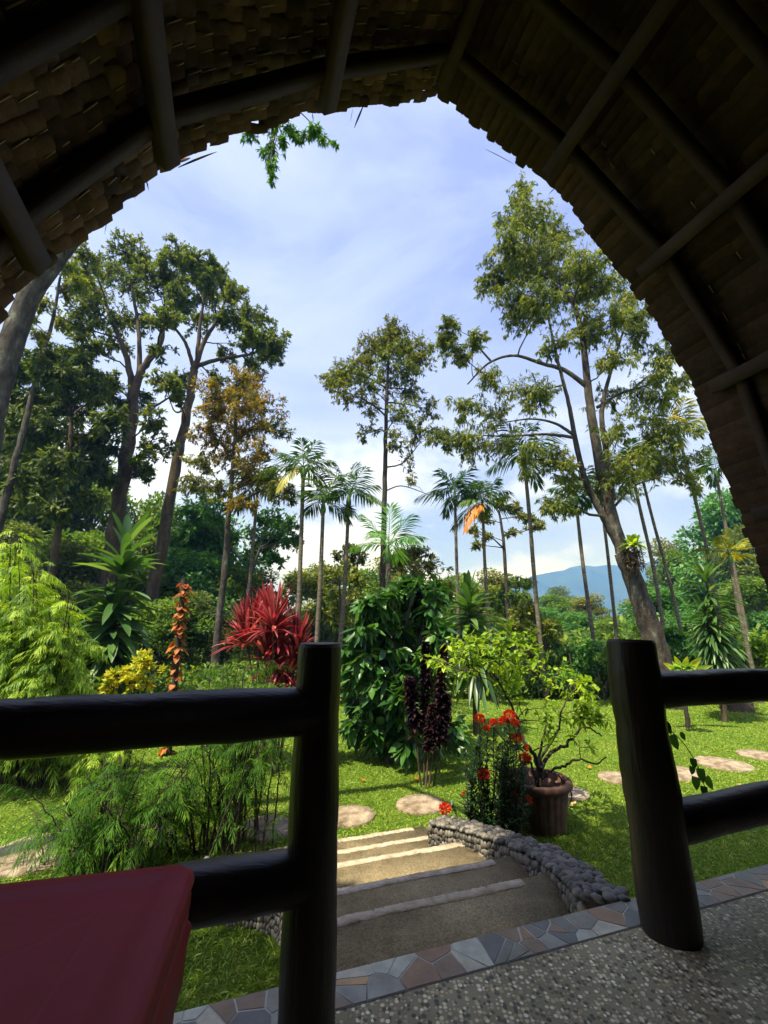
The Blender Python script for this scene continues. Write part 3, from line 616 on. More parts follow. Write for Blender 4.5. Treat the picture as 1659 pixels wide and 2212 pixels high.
for q, (x, y) in enumerate([(1273, 1664), (955, 1662), (1068, 1668), (1405, 1596), (1340, 1612), (1230, 1747), (905, 1690), (1460, 1580), (1590, 1700), (790, 1690), (1520, 1615)]):
    c = on(x, y); mb = MB(); leaves(mb, np.array([c+UP*.03]), rvec(1)*[1, 1, .1]+0, UP[None]+rvec(1)*.2, rng.uniform(.07, .12), .05, 4, -.15, .15)
    tag(mb.build('fallen_leaf', 'dead_leaf' if q % 3 else 'leaf_orange', origin=c), FL[q], 'leaf', 'fallen leaves on the lawn')
#@@BODY
# ================================================================ PLANT BUILDERS
def gpt(x, y, Y): p = at(x, y, Y); return p
def down(p, z=None):
    q = np.array(p, float); q[2] = float(gz(q[0], q[1])) if z is None else z; return q
def poly3(pts, Y):
    return np.array([at(p[0], p[1], Y+(p[2] if len(p) > 2 else 0)) for p in pts])
def grow(Y, stems, clumps, lf, r0=.1, wood='bark_brown', leaf='leaf_olive', nsub=8, ntw=6, m=9, twig=.35, tr=.006, spread=.0, squash=.9, depth=.8, rise=.25, tip=.25, wob=.1, limbr=.32, subfrac=.35, mats2=None, k0=10, kR=1.12):
    """stems: list of (points_px, r_start, r_end). clumps: (x, y, r_px[, density[, dY[, slot]]]). returns wood MB, leaf MB"""
    wood_, twg, lv = MB(), MB(), MB(); nodes, nr_ = [], []
    for pts, ra, rb in stems:
        P = poly3(pts, Y) if np.ndim(pts[0]) == 0 or len(pts[0]) < 4 else np.array(pts)[:, :3]
        P = spline(P, 7); n = len(P); rad = np.linspace(ra, rb, n); P[1:-1] += rng.normal(size=(n-2, 3))*rad[1:-1, None]*wob
        tube(wood_, P, rad*(1+.02*rng.normal(size=n)), k0, True, .5, wob=.05); nodes.append(P); nr_.append(rad)
    N = np.vstack(nodes); NR = np.concatenate(nr_)
    A0, A1, B0, B1 = [], [], [], []
    TP, TD, TS = [], [], []
    for c in clumps:
        dens = c[3] if len(c) > 3 else 1; dY = c[4] if len(c) > 4 and c[4] is not None else rng.uniform(-depth, depth); slot = c[5] if len(c) > 5 else 0
        ctr = at(c[0], c[1], Y+dY); r = c[2]*(Y+dY)/FD*kR
        cost = np.linalg.norm(N-ctr, axis=1)+np.where(N[:, 2] > ctr[2]-.3*r, .8*(N[:, 2]-ctr[2]+.3*r), 0)+rng.random(len(N))*.1
        i = int(np.argmin(cost)); a = N[i]; L_ = np.linalg.norm(ctr-a); ra = min(NR[i]*.6, max(.008, limbr*.05*L_+.006))
        mid = (a+ctr)/2+UP*rise*L_*.5+rng.normal(size=3)*L_*.07; t = np.linspace(0, 1, 9)[:, None]
        P = a*(1-t)**2+2*mid*t*(1-t)+ctr*t*t; P[1:] += rng.normal(size=(8, 3))*L_*.012
        tube(wood_, P, np.linspace(ra, max(tr, ra*.3), 9), 6, False, .5)
        ns = max(2, int(nsub*dens))
        o = rvec(ns)*(rng.random((ns, 1))**.33)*r*[1, 1, squash]; E_ = ctr+o; s0 = P[rng.integers(3, 9, ns)]
        md = (s0+E_)/2+rng.normal(size=(ns, 3))*r*.12+UP*r*.1
        A0.append(s0); A1.append(md); B0.append(md); B1.append(E_)
        for e, q0, q1 in zip(E_, s0, md):
            nt_ = ntw; tt = rng.random((nt_, 1))**.6; b = np.where(tt < .5, q0+(q1-q0)*tt*2, q1+(e-q1)*(tt*2-1))
            d = unit(unit(e-q0)*.5+rvec(nt_)*.8+UP*.12); l = twig*r*rng.uniform(.5, 1.2, (nt_, 1))
            TP.append(b); TD.append(b+d*l); TS.append(np.full(nt_, slot))
    A0, A1, B0, B1 = map(np.vstack, (A0, A1, B0, B1)); TP, TD, TS = np.vstack(TP), np.vstack(TD), np.concatenate(TS)
    prisms(twg, A0, A1, tr*1.5, tr*1.2, 4, .5); prisms(twg, B0, B1, tr*1.2, tr*.8, 4, .5); prisms(twg, TP, TD, tr*.7, tr*.35, 3, .5)
    n = len(TP)*m; idx = np.repeat(np.arange(len(TP)), m); t = rng.random((n, 1))*.9+.15; p = TP[idx]+(TD[idx]-TP[idx])*t; d0 = unit(TD-TP)[idx]
    d = unit(d0*lf.get('along', .5)+rvec(n)*lf.get('rand', .8)-UP*lf.get('down', .3)); nn = unit(rvec(n)*.7+UP*1.0)
    tone = np.clip(rng.random(len(TP))[idx]*.5+rng.random(n)*.5, 0, 1)
    for sl in np.unique(TS):
        k = TS[idx] == sl; leaves(lv, p[k], d[k], nn[k], lf['L']*rng.uniform(.6, 1.25, k.sum()), lf['W']*rng.uniform(.7, 1.2, k.sum()), lf.get('seg', 1), lf.get('droop', .15), lf.get('fold', .12), tone[k], int(sl), lf.get('wp'))
    return wood_, twg, lv
def merge(a, b):
    a.V += b.V; a.F += [f+a.n for f in b.F]; a.R += b.R; a.S += b.S; a.n += b.n
def tree(name, label, cat, Y, stems, clumps, lf, leaf='leaf_olive', wood='bark_brown', group='trees beyond the garden', ground=True, base=None, wood_slots=None, **kw):
    b = poly3([stems[0][0][0]], Y)[0]; g = down(b)
    if base is not None: g = base
    if ground and b[2] > g[2]+.05:
        pts = poly3(stems[0][0], Y); g2 = b+(b-pts[1])*(b[2]-g[2])/max(.5, pts[1][2]-b[2]); g2[2] = g[2]-.1; g = np.array([g2[0], g2[1], g[2]])
        mid = (g2+b)/2
        stems = [([(*q, 0.) for q in ([g2, mid] if b[2]-g[2] > 1.5 else [g2])]+[(*q, 0.) for q in pts], stems[0][1], stems[0][2])]+list(stems[1:])
    w_, tw, lv = grow(Y, stems, clumps, lf, leaf=leaf, **kw)
    o = thing(name, label, cat, tuple(map(float, g)), group)
    merge(w_, tw); w_.build('trunk', wood, o, smooth=True); lv.build('crown' if cat in ('tree',) else 'foliage', leaf, o)
    return o
SM = dict(L=.15, W=.055, down=.35, droop=.1)
# ================================================================ TALL TREES
AB = dict(L=.14, W=.058, down=.2, along=.7)
tree('tall_tree', 'tall tree with a mossy forked trunk carrying a bright bird nest fern, left of centre-left', 'tree', 15.5,
    [([(212, 1420), (240, 1200), (262, 1050), (283, 920), (288, 850)], .32, .2), ([(288, 850), (310, 795), (345, 745), (352, 690), (360, 640)], .17, .06), ([(286, 850), (280, 800), (262, 740), (240, 690), (225, 640)], .15, .05),
     ([(283, 870), (300, 800), (300, 720), (290, 650), (280, 590)], .12, .04), ([(288, 900), (330, 880), (380, 850)], .07, .03)],
    [(270, 545, 42), (310, 560, 40), (235, 590, 42, 1, None, 0), (330, 610, 45), (280, 620, 46), (185, 560, 36, 1, None, 1), (160, 600, 34, 1, None, 1), (215, 640, 44, 1, None, 1), (250, 690, 40, 1, None, 1), (180, 660, 38), (150, 700, 34), (350, 680, 34), (200, 710, 34, .8), (310, 700, 34, .6), (240, 745, 34, .8), (180, 745, 32, .8), (350, 820, 32, .7), (330, 910, 34, .8), (300, 870, 28, .6), (345, 970, 30, .8), (255, 880, 26, .6), (225, 820, 30, .8), (350, 760, 26, .5), (390, 640, 34), (320, 1020, 22, .8)],
    AB, leaf=['leaf_airy', 'leaf_yellowgreen'], wood='bark_brown', nsub=16, ntw=9, m=13, kR=1.35, depth=2.2, squash=.75, tr=.014)
tree('tall_tree', 'tall leaning tree with wide spreading crown, just left of the open sky', 'tree', 16,
    [([(300, 1410), (345, 1200), (375, 1035), (402, 900), (420, 800)], .26, .15), ([(420, 800), (440, 740), (470, 690), (490, 640)], .12, .04), ([(425, 790), (480, 775), (540, 765), (590, 745)], .1, .03), ([(420, 800), (400, 740), (370, 700), (340, 670)], .09, .03), ([(424, 795), (430, 720), (440, 650), (445, 590)], .1, .03), ([(410, 880), (380, 890), (365, 860)], .05, .02)],
    [(375, 550, 34), (410, 570, 34), (440, 600, 38), (390, 610, 38), (480, 620, 38), (510, 640, 34), (455, 655, 38), (525, 690, 34), (490, 690, 32), (555, 720, 30), (595, 735, 30), (585, 775, 26), (545, 790, 26, .7), (500, 760, 28, .6), (430, 700, 32, .7), (400, 660, 34), (370, 690, 28, .7), (540, 745, 26, .7), (400, 830, 26, .6), (470, 820, 22, .6), (375, 840, 24, .7), (350, 590, 34), (460, 570, 30), (570, 690, 22, .7)],
    AB, leaf='leaf_airy', wood='bark_brown', nsub=16, ntw=9, m=13, kR=1.35, depth=2.0, squash=.75, tr=.013)
tree('rusty_leaved_tree', 'slender tree with rusty orange and olive leaves, right of the two tall trees', 'tree', 13.5,
    [([(470, 1370), (485, 1230), (495, 1100), (505, 980), (515, 850)], .14, .05), ([(500, 1060), (450, 1060), (420, 1050)], .04, .02), ([(503, 1010), (545, 1000), (585, 985)], .04, .02)],
    [(510, 830, 36), (550, 840, 34), (470, 850, 36), (520, 880, 42), (575, 890, 34, .9), (450, 890, 34), (490, 920, 38), (545, 930, 38), (595, 930, 26, .8, None, 1), (455, 950, 32), (500, 980, 34, .9), (560, 985, 34, .8), (440, 1000, 26, .7, None, 1), (425, 1045, 28, .7, None, 1), (470, 1050, 28, .6, None, 1), (545, 1040, 30, .7), (525, 1090, 24, .5), (620, 1060, 26, .7, None, 1), (590, 1030, 22, .7, None, 1)],
    dict(L=.14, W=.05, down=.5, along=.5), leaf=['leaf_rust', 'leaf_olive'], wood='bark_lichen', nsub=16, ntw=9, m=9, kR=1.55, depth=1.3, tr=.007, group='trees beyond the garden')
tree('slim_tree', 'slim straight dark-trunked tree with a rounded olive crown alone against the sky', 'tree', 14,
    [([(826, 1260), (830, 1100), (833, 950), (836, 840), (842, 730)], .14, .04), ([(833, 1060), (870, 1050), (930, 1070)], .025, .01), ([(833, 1010), (870, 1000), (905, 960)], .03, .015)],
    [(845, 715, 28), (870, 735, 34), (825, 740, 30), (800, 765, 30), (845, 770, 38, 1, None, 1), (900, 755, 28), (915, 785, 26), (880, 800, 36, 1, None, 1), (770, 790, 28), (735, 805, 28, 1, None, 1), (710, 830, 20), (790, 830, 34, .8, None, 1), (745, 850, 28, .7), (840, 840, 34, .7), (895, 850, 30, .7), (870, 890, 34, .7, None, 1), (930, 885, 26, .6), (800, 890, 30, .5), (910, 930, 30, .6), (950, 940, 24, .5), (850, 950, 32, .5), (790, 940, 26, .4), (895, 1000, 24, .2), (890, 1050, 26, .12)],
    dict(L=.125, W=.045, down=.5), leaf=['leaf_olive', 'leaf_yellowgreen'], wood='bark_dark', nsub=17, ntw=9, m=9, kR=1.45, depth=1.3, tr=.006)
big = tree('forked_tree', 'large forked tree with lichen-patched trunk and drooping leaves, behind the right post', 'tree', 11.4,
    [([(1455, 1545), (1435, 1470), (1408, 1370), (1378, 1280), (1345, 1195)], .32, .21), ([(1345, 1195), (1318, 1100), (1295, 1000), (1278, 900), (1268, 820), (1258, 730), (1240, 660), (1215, 630)], .17, .05),
     ([(1338, 1180), (1300, 1110), (1265, 1040), (1245, 960), (1228, 870), (1205, 780), (1185, 690)], .11, .03), ([(1322, 1080), (1310, 980), (1300, 890), (1320, 800), (1345, 720)], .1, .03),
     ([(1268, 835), (1220, 800), (1170, 785), (1110, 768), (1055, 785), (1010, 830)], .075, .02), ([(1062, 782), (1030, 745), (1012, 722)], .035, .015), ([(1240, 940), (1200, 915), (1150, 905), (1090, 912)], .05, .015), ([(1240, 945), (1180, 938), (1100, 942), (1005, 940)], .05, .012),
     ([(1290, 880), (1340, 850), (1400, 830), (1450, 790)], .05, .015), ([(1215, 630), (1180, 600), (1130, 560)], .05, .015), ([(1322, 1100), (1370, 1050), (1430, 1030)], .04, .015)],
    [(1125, 410, 26, .8), (1090, 470, 24, .7), (1145, 460, 34, 1.2), (1180, 500, 38, 1.2), (1215, 500, 34), (1095, 530, 30), (1050, 625, 24, .8), (1110, 590, 34), (1160, 560, 36, 1.2), (1270, 560, 36), (1300, 600, 36), (1350, 650, 34), (1390, 690, 30), (1170, 640, 36), (1100, 690, 26, .7), (1290, 720, 34, .8), (1430, 760, 30, .8), (1120, 540, 38), (1200, 560, 42), (1065, 590, 30), (1150, 600, 40), (1240, 600, 44), (1090, 640, 28, .8), (1200, 650, 44), (1280, 640, 42), (1330, 690, 40, .8), (1140, 660, 30, .7), (1260, 700, 38, .7), (1380, 740, 40, .7), (1340, 770, 34, .6), (1420, 800, 34, .6), (1200, 740, 34, .5),
     (965, 700, 18, .6), (950, 740, 24, .7), (985, 760, 24, .7), (1030, 740, 22, .5), (1070, 830, 34, .6), (1120, 860, 40, .7), (1170, 850, 36, .7), (1000, 880, 28, .5), (1060, 900, 36, .6), (960, 950, 26, .6), (1010, 960, 32, .7), (1080, 960, 36, .7), (1130, 990, 32, .7), (1190, 990, 30, .5), (1220, 1040, 28, .5), (1300, 860, 30, .4), (1370, 860, 36, .6), (1430, 870, 34, .6), (1470, 830, 28, .6), (1340, 930, 34, .6), (1400, 940, 38, .7), (1460, 930, 30, .6), (1360, 1010, 38, .8), (1420, 1010, 38, .8), (1480, 1000, 34, .7), (1500, 1050, 22, .5), (1300, 1050, 28, .6), (1180, 1090, 22, .6)],
    dict(L=.14, W=.038, down=.95, along=.35, droop=.1), leaf='leaf_drooping', wood='bark_lichen', nsub=22, ntw=9, m=9, kR=1.7, depth=1.5, tr=.005, k0=16, rise=.1, wob=.04)
tree('umbrella_tree', 'small far umbrella-shaped tree seen between the palm with the orange frond and the hill', 'tree', 19,
    [([(1095, 1290), (1088, 1170), (1078, 1105)], .12, .05)], [(1020, 1150, 20, .6), (1045, 1120, 24), (1080, 1090, 26), (1115, 1095, 26), (1145, 1120, 24), (1165, 1140, 18, .7), (1050, 1160, 18, .5), (1110, 1150, 18, .5), (1030, 1180, 16, .5)],
    dict(L=.2, W=.09, down=.2), leaf='leaf_olive', wood='bark_dark', nsub=8, ntw=6, m=8, depth=1.5, squash=.5, tr=.01)
tree('leaning_tree', 'thick grey bare trunk leaning up into the eave at the left edge', 'tree', 8.5,
    [([(-60, 1120), (-20, 900), (25, 740), (70, 630), (150, 520), (230, 420)], .30, .18)], [(170, 470, 30, .5), (250, 380, 40, .5)], dict(L=.15, W=.06), leaf='leaf_bluegreen', wood='bark_lichen', nsub=4, ntw=4, m=6, k0=16, wob=.04)
tree('pale_trunk_tree', 'thin pale-barked tree leaning right at the far left, with a light sparse crown', 'tree', 12.5,
    [([(0, 1130), (25, 1030), (55, 910), (85, 790), (112, 700), (130, 600)], .14, .04)], [(130, 620, 30, .8), (90, 660, 30, .8), (150, 570, 30, .9, None, 1), (75, 720, 26, .7), (120, 700, 26, .6), (60, 690, 24, .8, None, 1), (170, 610, 26, .8, None, 1), (110, 560, 26, .8, None, 1)],
    dict(L=.17, W=.065, down=.3), leaf=['leaf_olive', 'leaf_yellowgreen'], wood='bark_lichen', nsub=8, ntw=7, m=8, depth=1, tr=.008)
tree('dark_crowned_tree', 'tree with a brown trunk and dark ragged crown filling the left edge', 'tree', 14,
    [([(85, 1400), (110, 1250), (130, 1110), (148, 1000), (155, 900)], .17, .06), ([(150, 960), (80, 900), (30, 850)], .06, .02), ([(150, 980), (200, 930), (240, 880)], .06, .02)],
    [(40, 800, 36), (90, 800, 36), (140, 810, 36), (60, 860, 38), (120, 870, 40), (190, 830, 36), (180, 890, 38), (30, 920, 40), (230, 860, 32), (240, 910, 32), (90, 930, 40), (160, 950, 38), (220, 960, 34), (40, 990, 40), (120, 1010, 36), (190, 1010, 34), (60, 1050, 34), (230, 1020, 26, .7), (165, 770, 26), (200, 1080, 26, .7), (20, 1090, 30), (120, 1090, 26, .7), (15, 850, 30), (110, 760, 24)],
    dict(L=.26, W=.08, down=.6), leaf='leaf_bluegreen', wood='bark_brown', nsub=14, ntw=8, m=10, kR=1.4, depth=1.6, tr=.01)
tree('light_green_tree', 'airy light green tree behind the rusty tree, its round clumps low against the sky', 'tree', 20,
    [([(520, 1330), (540, 1250), (560, 1190)], .12, .06), ([(545, 1240), (480, 1160), (440, 1110)], .07, .03)], [(440, 1080, 34), (410, 1110, 32), (470, 1110, 34), (440, 1150, 32), (590, 1120, 30), (620, 1140, 28), (600, 1165, 30), (560, 1160, 26), (575, 1190, 26), (640, 1165, 18, .7), (500, 1150, 26), (540, 1210, 24, .6), (600, 1210, 20, .6), (390, 1160, 28), (470, 1190, 30)],
    dict(L=.2, W=.1, down=.1), leaf='leaf_fresh', wood='bark_grey', nsub=12, ntw=8, m=9, kR=1.35, depth=1.6, tr=.01)
# branch tip hanging into view beyond the eave, from a tree rooted beside the porch
hb = thing('overhanging_tree', 'leafy branch tip hanging into the sky just below the roof peak, plus unseen foliage added for shade', 'tree', (-5, 2.4, GZ), 'trees beyond the garden')
P_ = [(-5, 2.4, GZ, 0), (-5.1, 2.5, 3, 0), (-4.6, 2.7, 6.4, 0), (-2.6, 3.1, 7.9, 0)]
e1 = at(600, 268, 4.7); e2 = at(690, 285, 4.8)
w_, tw, lv = grow(4.7, [(P_, .16, .07), ([(-4.6, 2.7, 6.4, 0), (-4.1, 1.2, 6.7, 0), (-3.5, -.3, 6.9, 0)], .06, .03), ([(-2.6, 3.1, 7.9, 0), (-1, 1.2, 8.0, 0), (.6, 1.5, 7.6, 0), (1.9, 2.2, 7.5, 0)], .05, .015), ([(-2.6, 3.1, 7.9, 0), (-1.8, 3.6, 8.1, 0), (*at(590, 170, 4.5), 0), (*e1, 0)], .05, .012), ([(*at(595, 215, 4.6), 0), (*at(645, 240, 4.7), 0), (*e2, 0)], .014, .005)],  # second and third limbs, out of view, reach to the added shading leaves
    [(540, 292, 26, 1, 0), (585, 285, 28, 1, 0), (630, 280, 26, 1, 0), (675, 285, 22, 1, 0), (700, 305, 14, .7, 0), (575, 325, 20, .8, 0), (588, 360, 14, .8, 0), (588, 388, 9, .6, 0), (610, 310, 18, .8, 0), (725, 312, 9, .4, 0), (640, 300, 14, .7, 0)],
    dict(L=.085, W=.02, down=.9, along=.6), nsub=9, ntw=6, m=7, depth=.2, tr=.0025, rise=.05, limbr=.15, wob=.05)
k = 20000; pc_ = np.array([-3.5, -.3, 6.9])+rvec(k)*(rng.random((k, 1))**.4)*[1.5, 1.35, .8]; k2 = k//2; a_, b_ = rng.uniform(2.7, 3.95, k2), rng.uniform(2.3, 6.3, k2); pc_[:k2] = n_*a_[:, None]+r_*b_[:, None]+np.array([-2.74, -2.86, 7.6])+rng.normal(size=(k2, 3))*[.15, .15, .35]; leaves(lv, pc_, rvec(k)-UP*.4, UP[None]+rvec(k)*.7, .12*rng.uniform(.6, 1.3, k), .045, 1, .1)  # unseen leaf masses above the roof, added to cast shade on the lawn
merge(w_, tw); w_.build('trunk', 'bark_grey', hb, smooth=True); lv.build('crown', 'leaf_fresh', hb)

# ================================================================ PALMS
def palm(label, Y, trunk, r0, nf, fl, leaf='leaf_palm', hang=.45, extra=None, group='slender palms', up=.5, nl=19, lw=.05, ll=.44):
    """fl = frond length in photo pixels at that depth"""
    P = poly3(trunk, Y); Lf = fl*Y/FD*1.7
    if P[-1][2] > GZ: 
        g2 = P[-1]+(P[-1]-P[-2])*(P[-1][2]-GZ)/max(.4, P[-2][2]-P[-1][2]); g2[2] = float(gz(g2[0], g2[1])); P = np.vstack([P, g2])
    P = P[::-1]; g = P[0].copy(); o = thing('palm', label, 'palm tree', tuple(map(float, g)), group)
    P[0, 2] -= .1; Q = spline(P, 10); n = len(Q); mb = MB(); rad = np.linspace(r0, r0*.72, n); rad[:2] *= 1.25
    tube(mb, Q, rad*(1+.03*rng.normal(size=n)), 10, True, .5); mb.build('trunk', 'palm_trunk', o, smooth=True)
    top = Q[-1]; ax = unit(Q[-1]-Q[-4]); mb = MB(); t = np.linspace(0, 1, 6)[:, None]; tube(mb, top+ax*Lf*.32*t-ax*.05, r0*np.array([.9, 1.15, 1.1, .9, .7, .4]), 10, True, .5); mb.build('crownshaft', 'stem_green', o, smooth=True)
    c = top+ax*Lf*.26; a = np.arange(nf)*2.4+rng.random()*6; el = np.linspace(1.25, .15, nf)+rng.normal(size=nf)*.12
    D = np.stack([np.cos(a)*np.cos(el), np.sin(a)*np.cos(el), np.sin(el)], -1); ml, ms = MB(), MB(); Ls = Lf*rng.uniform(.85, 1.12, nf)
    fronds(ml, ms, np.repeat(c[None], nf, 0)+rng.normal(size=(nf, 3))*.02, D, Ls, np.linspace(.35, .75, nf)*up*2*.7, nl, ll, lw*Y/12, hang, .014, .75, 2, 8, .16, ldroop=.28)
    if extra:
        D2 = unit(np.array([[extra[1], -.6, .1]])); ml2 = MB(); fronds(ml2, ms, c[None]-UP*.05, D2, np.array([Lf*.95]), np.array([1.05]), nl, .38, lw*Y/12*1.25, .5, .014, .7, 2, 8, .12, ldroop=.3); ml2.build('dead_frond', extra[0], o)['label'] = 'bright orange dying frond hanging down'
    ms.build('rachis', 'stem_green', o); ml.build('fronds', leaf, o)
    if 'seed' in label or 'nest' in label:
        mb = MB(); k = 160; leaves(mb, np.repeat((top-ax*.12)[None], k, 0)+rng.normal(size=(k, 3))*.05, rvec(k)-UP*.4, rvec(k), .26, .03, 1, .3); mb.build('dead_bract_cluster', 'bark_brown', o)
    return o
palm('slim palm topping the row of three, leftmost and tallest beside the left post', 12.2, [(655, 1030), (650, 1180), (645, 1320)], .075, 12, 52, extra=('leaf_palm_yellow', -.3))
palm('middle palm of the row of three, its crown lowest and darkest', 11.8, [(698, 1105), (692, 1250), (684, 1390)], .07, 13, 50)
palm('right palm of the row of three, with a dry nest of bracts below its crown', 12.4, [(753, 1090), (746, 1240), (735, 1390)], .07, 11, 56)
palm('small-crowned palm with drooping arched fronds, left of the orange-fronded palm', 14.5, [(983, 1085), (986, 1200), (990, 1330)], .065, 12, 50, hang=.6)
palm('palm with one bright orange dying frond hanging to its left', 14, [(1043, 1105), (1048, 1230), (1060, 1400)], .065, 12, 50, extra=('leaf_orange', -.55), hang=.55)
palm('palm with yellow-tinged fronds and white-based trunk on the far lawn edge', 12.73, [(1134, 1010), (1145, 1130), (1157, 1280), (1180, 1510)], .07, 13, 62, hang=.6)
palm('palm with seed nest below its crown, tucked left of the forked tree trunk', 15.5, [(1245, 1090), (1262, 1240), (1297, 1480)], .08, 11, 48)
palm('yellow-green palm crown high beside the thatch edge on the right', 12.5, [(1468, 950), (1492, 1040), (1530, 1200), (1560, 1370)], .06, 13, 52, leaf='leaf_palm_yellow', hang=.5)
palm('thin palm partly hidden in the forked tree, left of a twin thin palm', 14.5, [(1365, 1020), (1385, 1110), (1412, 1230), (1440, 1400)], .07, 11, 48)
palm('thin palm partly hidden in the forked tree, right of its thin twin', 15, [(1388, 1035), (1412, 1130), (1445, 1250), (1480, 1400)], .065, 11, 46)
palm('thin dark palm seen through the lower leaves of the forked tree, near the hill', 16, [(1298, 1080), (1312, 1190), (1332, 1375)], .07, 9, 40)
palm('dark drooping palm crown in front of the rusty tree', 15.5, [(556, 1065), (548, 1160), (536, 1290)], .07, 13, 56, hang=.7)
palm('young palm whose fronds rise above the glossy bush', 10.5, [(838, 1210), (842, 1330)], .08, 9, 66, leaf='leaf_fresh', hang=.3, up=.42)
palm('short palm with a pale yellow-green fan crown at the right edge', 12, [(1578, 1215), (1592, 1300), (1622, 1430)], .06, 9, 40, leaf='leaf_palm_yellow', hang=.2)
palm('palm crown peeping past the thatch at the far right', 16, [(1548, 1030), (1570, 1150), (1600, 1300)], .07, 10, 40)
mb = MB(); tube(mb, np.array([on(738, 1440), at(736, 1340, 13), at(733, 1255, 13)])[:, :]*1.0, [.045, .04, .035], 8); tag(mb.build('bare_pole', 'bark_brown', origin=at(736, 1340, 13)), 'thin bare brown pole standing just behind the row of three palms', 'pole')

# ================================================================ EPIPHYTES
def rosette(mb, c, k, L_, W_, lo, hi, droop, seg=5, fold=.1, wp=strap, ax=None):
    a = rng.random(k)*2*pi; el = rng.uniform(lo, hi, k); D = np.stack([np.cos(a)*np.cos(el), np.sin(a)*np.cos(el), np.sin(el)], -1)
    if ax is not None: D = unit(D+np.asarray(ax))
    leaves(mb, np.repeat(np.asarray(c)[None], k, 0)+D*.01+rng.normal(size=(k, 3))*.01, D, np.repeat(UP[None], k, 0)+.25*rvec(k), L_*rng.uniform(.7, 1.15, k), W_*rng.uniform(.8, 1.2, k), seg, droop*(1.3-el/1.6), fold, None, 0, wp)
for x, y, Y, s, lb in ((296, 1000, 15.1, .55, 'bright green bird nest fern on the mossy trunk of the tall left tree'), (1368, 1180, 10.95, .42, 'bright green fern growing in the fork of the lichen-patched tree')):
    c = at(x, y, Y); mb = MB(); rosette(mb, c, 60, s, .09, .1, 1.4, .5); o = thing('nest_fern', lb, 'fern', tuple(c), 'ferns growing on trunks'); mb.build('fronds', 'leaf_lime', o)
    mb = MB(); k = 500; p = c-UP*rng.random((k, 1))*.5*[1]+rng.normal(size=(k, 3))*[.09, .08, .06]; leaves(mb, p, rvec(k)-UP*.6, rvec(k), .16, .025, 1, .3); mb.build('root_ball', 'epiphyte_root', o)
# mossy rough growth along the trunk of the forked tree
# ================================================================ SHRUBS AND GARDEN PLANTS
# big glossy bush
gl = dict(L=.21, W=.115, down=.5, along=.6, rand=.6, seg=4, droop=.25, fold=.12)
def bushY(name, label, cat, Y, base, clumps, lf, leaf, r0=.04, nst=4, wood='bark_dark', group='garden shrubs', **kw):
    g = on(*base); g = at(base[0], base[1], Y); g[2] = float(gz(g[0], g[1])); xs = [c[0] for c in clumps]; ys = [c[1] for c in clumps]; st = []
    order = sorted(range(len(clumps)), key=lambda q: clumps[q][1])[:nst]
    for q in order:
        e = at(clumps[q][0], clumps[q][1], Y); m_ = g*.5+e*.5; m_[:2] = g[:2]*.62+e[:2]*.38; b = g+np.array([rng.normal()*r0, rng.normal()*r0, -.05]); st.append(([(*b, 0), (*m_, 0), (*e, 0)], r0, r0*.3))
    w_, tw, lv = grow(Y, st, clumps, lf, **kw); o = thing(name, label, cat, tuple(map(float, g)), group)
    merge(w_, tw); w_.build('stems', wood, o, smooth=True); lv.build('foliage', leaf, o); return o
bushY('glossy_bush', 'tall dense bush of large glossy drooping leaves in the middle of the lawn', 'bush', 7.0, (850, 1640),
    [(850, 1282, 32), (890, 1278, 28), (820, 1310, 36), (880, 1320, 40), (925, 1315, 32), (795, 1350, 34), (850, 1370, 46), (910, 1360, 44), (950, 1370, 28), (780, 1410, 36), (830, 1430, 46), (890, 1430, 46), (945, 1430, 30), (775, 1470, 36), (820, 1490, 44), (870, 1490, 44), (930, 1490, 36), (770, 1530, 34), (815, 1540, 38), (865, 1540, 36), (920, 1550, 34), (765, 1570, 24, .8), (810, 1585, 26, .8), (950, 1580, 24, .8), (975, 1570, 18, .7), (840, 1610, 24, .5), (890, 1590, 24, .6), (785, 1320, 26), (940, 1285, 24), (755, 1430, 24)],
    gl, 'leaf_gloss', r0=.045, nst=6, nsub=6, ntw=4, m=6, depth=.45, squash=.9, tr=.005, twig=.5)
# dark purple plant: columns of curled leaves
o = thing('purple_leaf_plant', 'clump of upright dark purple curled-leaf columns on thin canes before the glossy bush', 'plant', tuple(at(915, 1650, 6.0)*[1, 1, 0]+UP*GZ), 'garden shrubs')
mbs, mbl = MB(), MB()
for x0, y0, x1, y1, x2, y2, rr_ in ((908, 1650, 892, 1530, 884, 1462, 22), (915, 1650, 918, 1520, 920, 1385, 20), (925, 1652, 945, 1540, 960, 1392, 19), (935, 1650, 958, 1560, 962, 1500, 21), (918, 1652, 930, 1580, 936, 1520, 18)):
    Y = 6.0+rng.uniform(-.1, .1); P = spline(np.array([down(at(x0, y0, Y)), at(x1, y1, Y), at(x2, y2, Y)]), 12); tube(mbs, P, np.linspace(.014, .007, len(P)), 6)
    k = 470; t = rng.random(k)**.8*.7+.3; i = t*(len(P)-1); c = np.stack([np.interp(i, np.arange(len(P)), P[:, q]) for q in range(3)], -1)
    a = rng.random(k)*2*pi; D = np.stack([np.cos(a), np.sin(a), rng.uniform(-.1, .7, k)], -1); leaves(mbl, c, D, np.repeat(UP[None], k, 0), rr_*Y/FD*rng.uniform(.6, 1.0, k)*(1.1-.5*(t-.3)), .05, 4, .45, .25)
mbs.build('canes', 'bark_brown', o, smooth=True); mbl.build('foliage', 'leaf_purple', o)
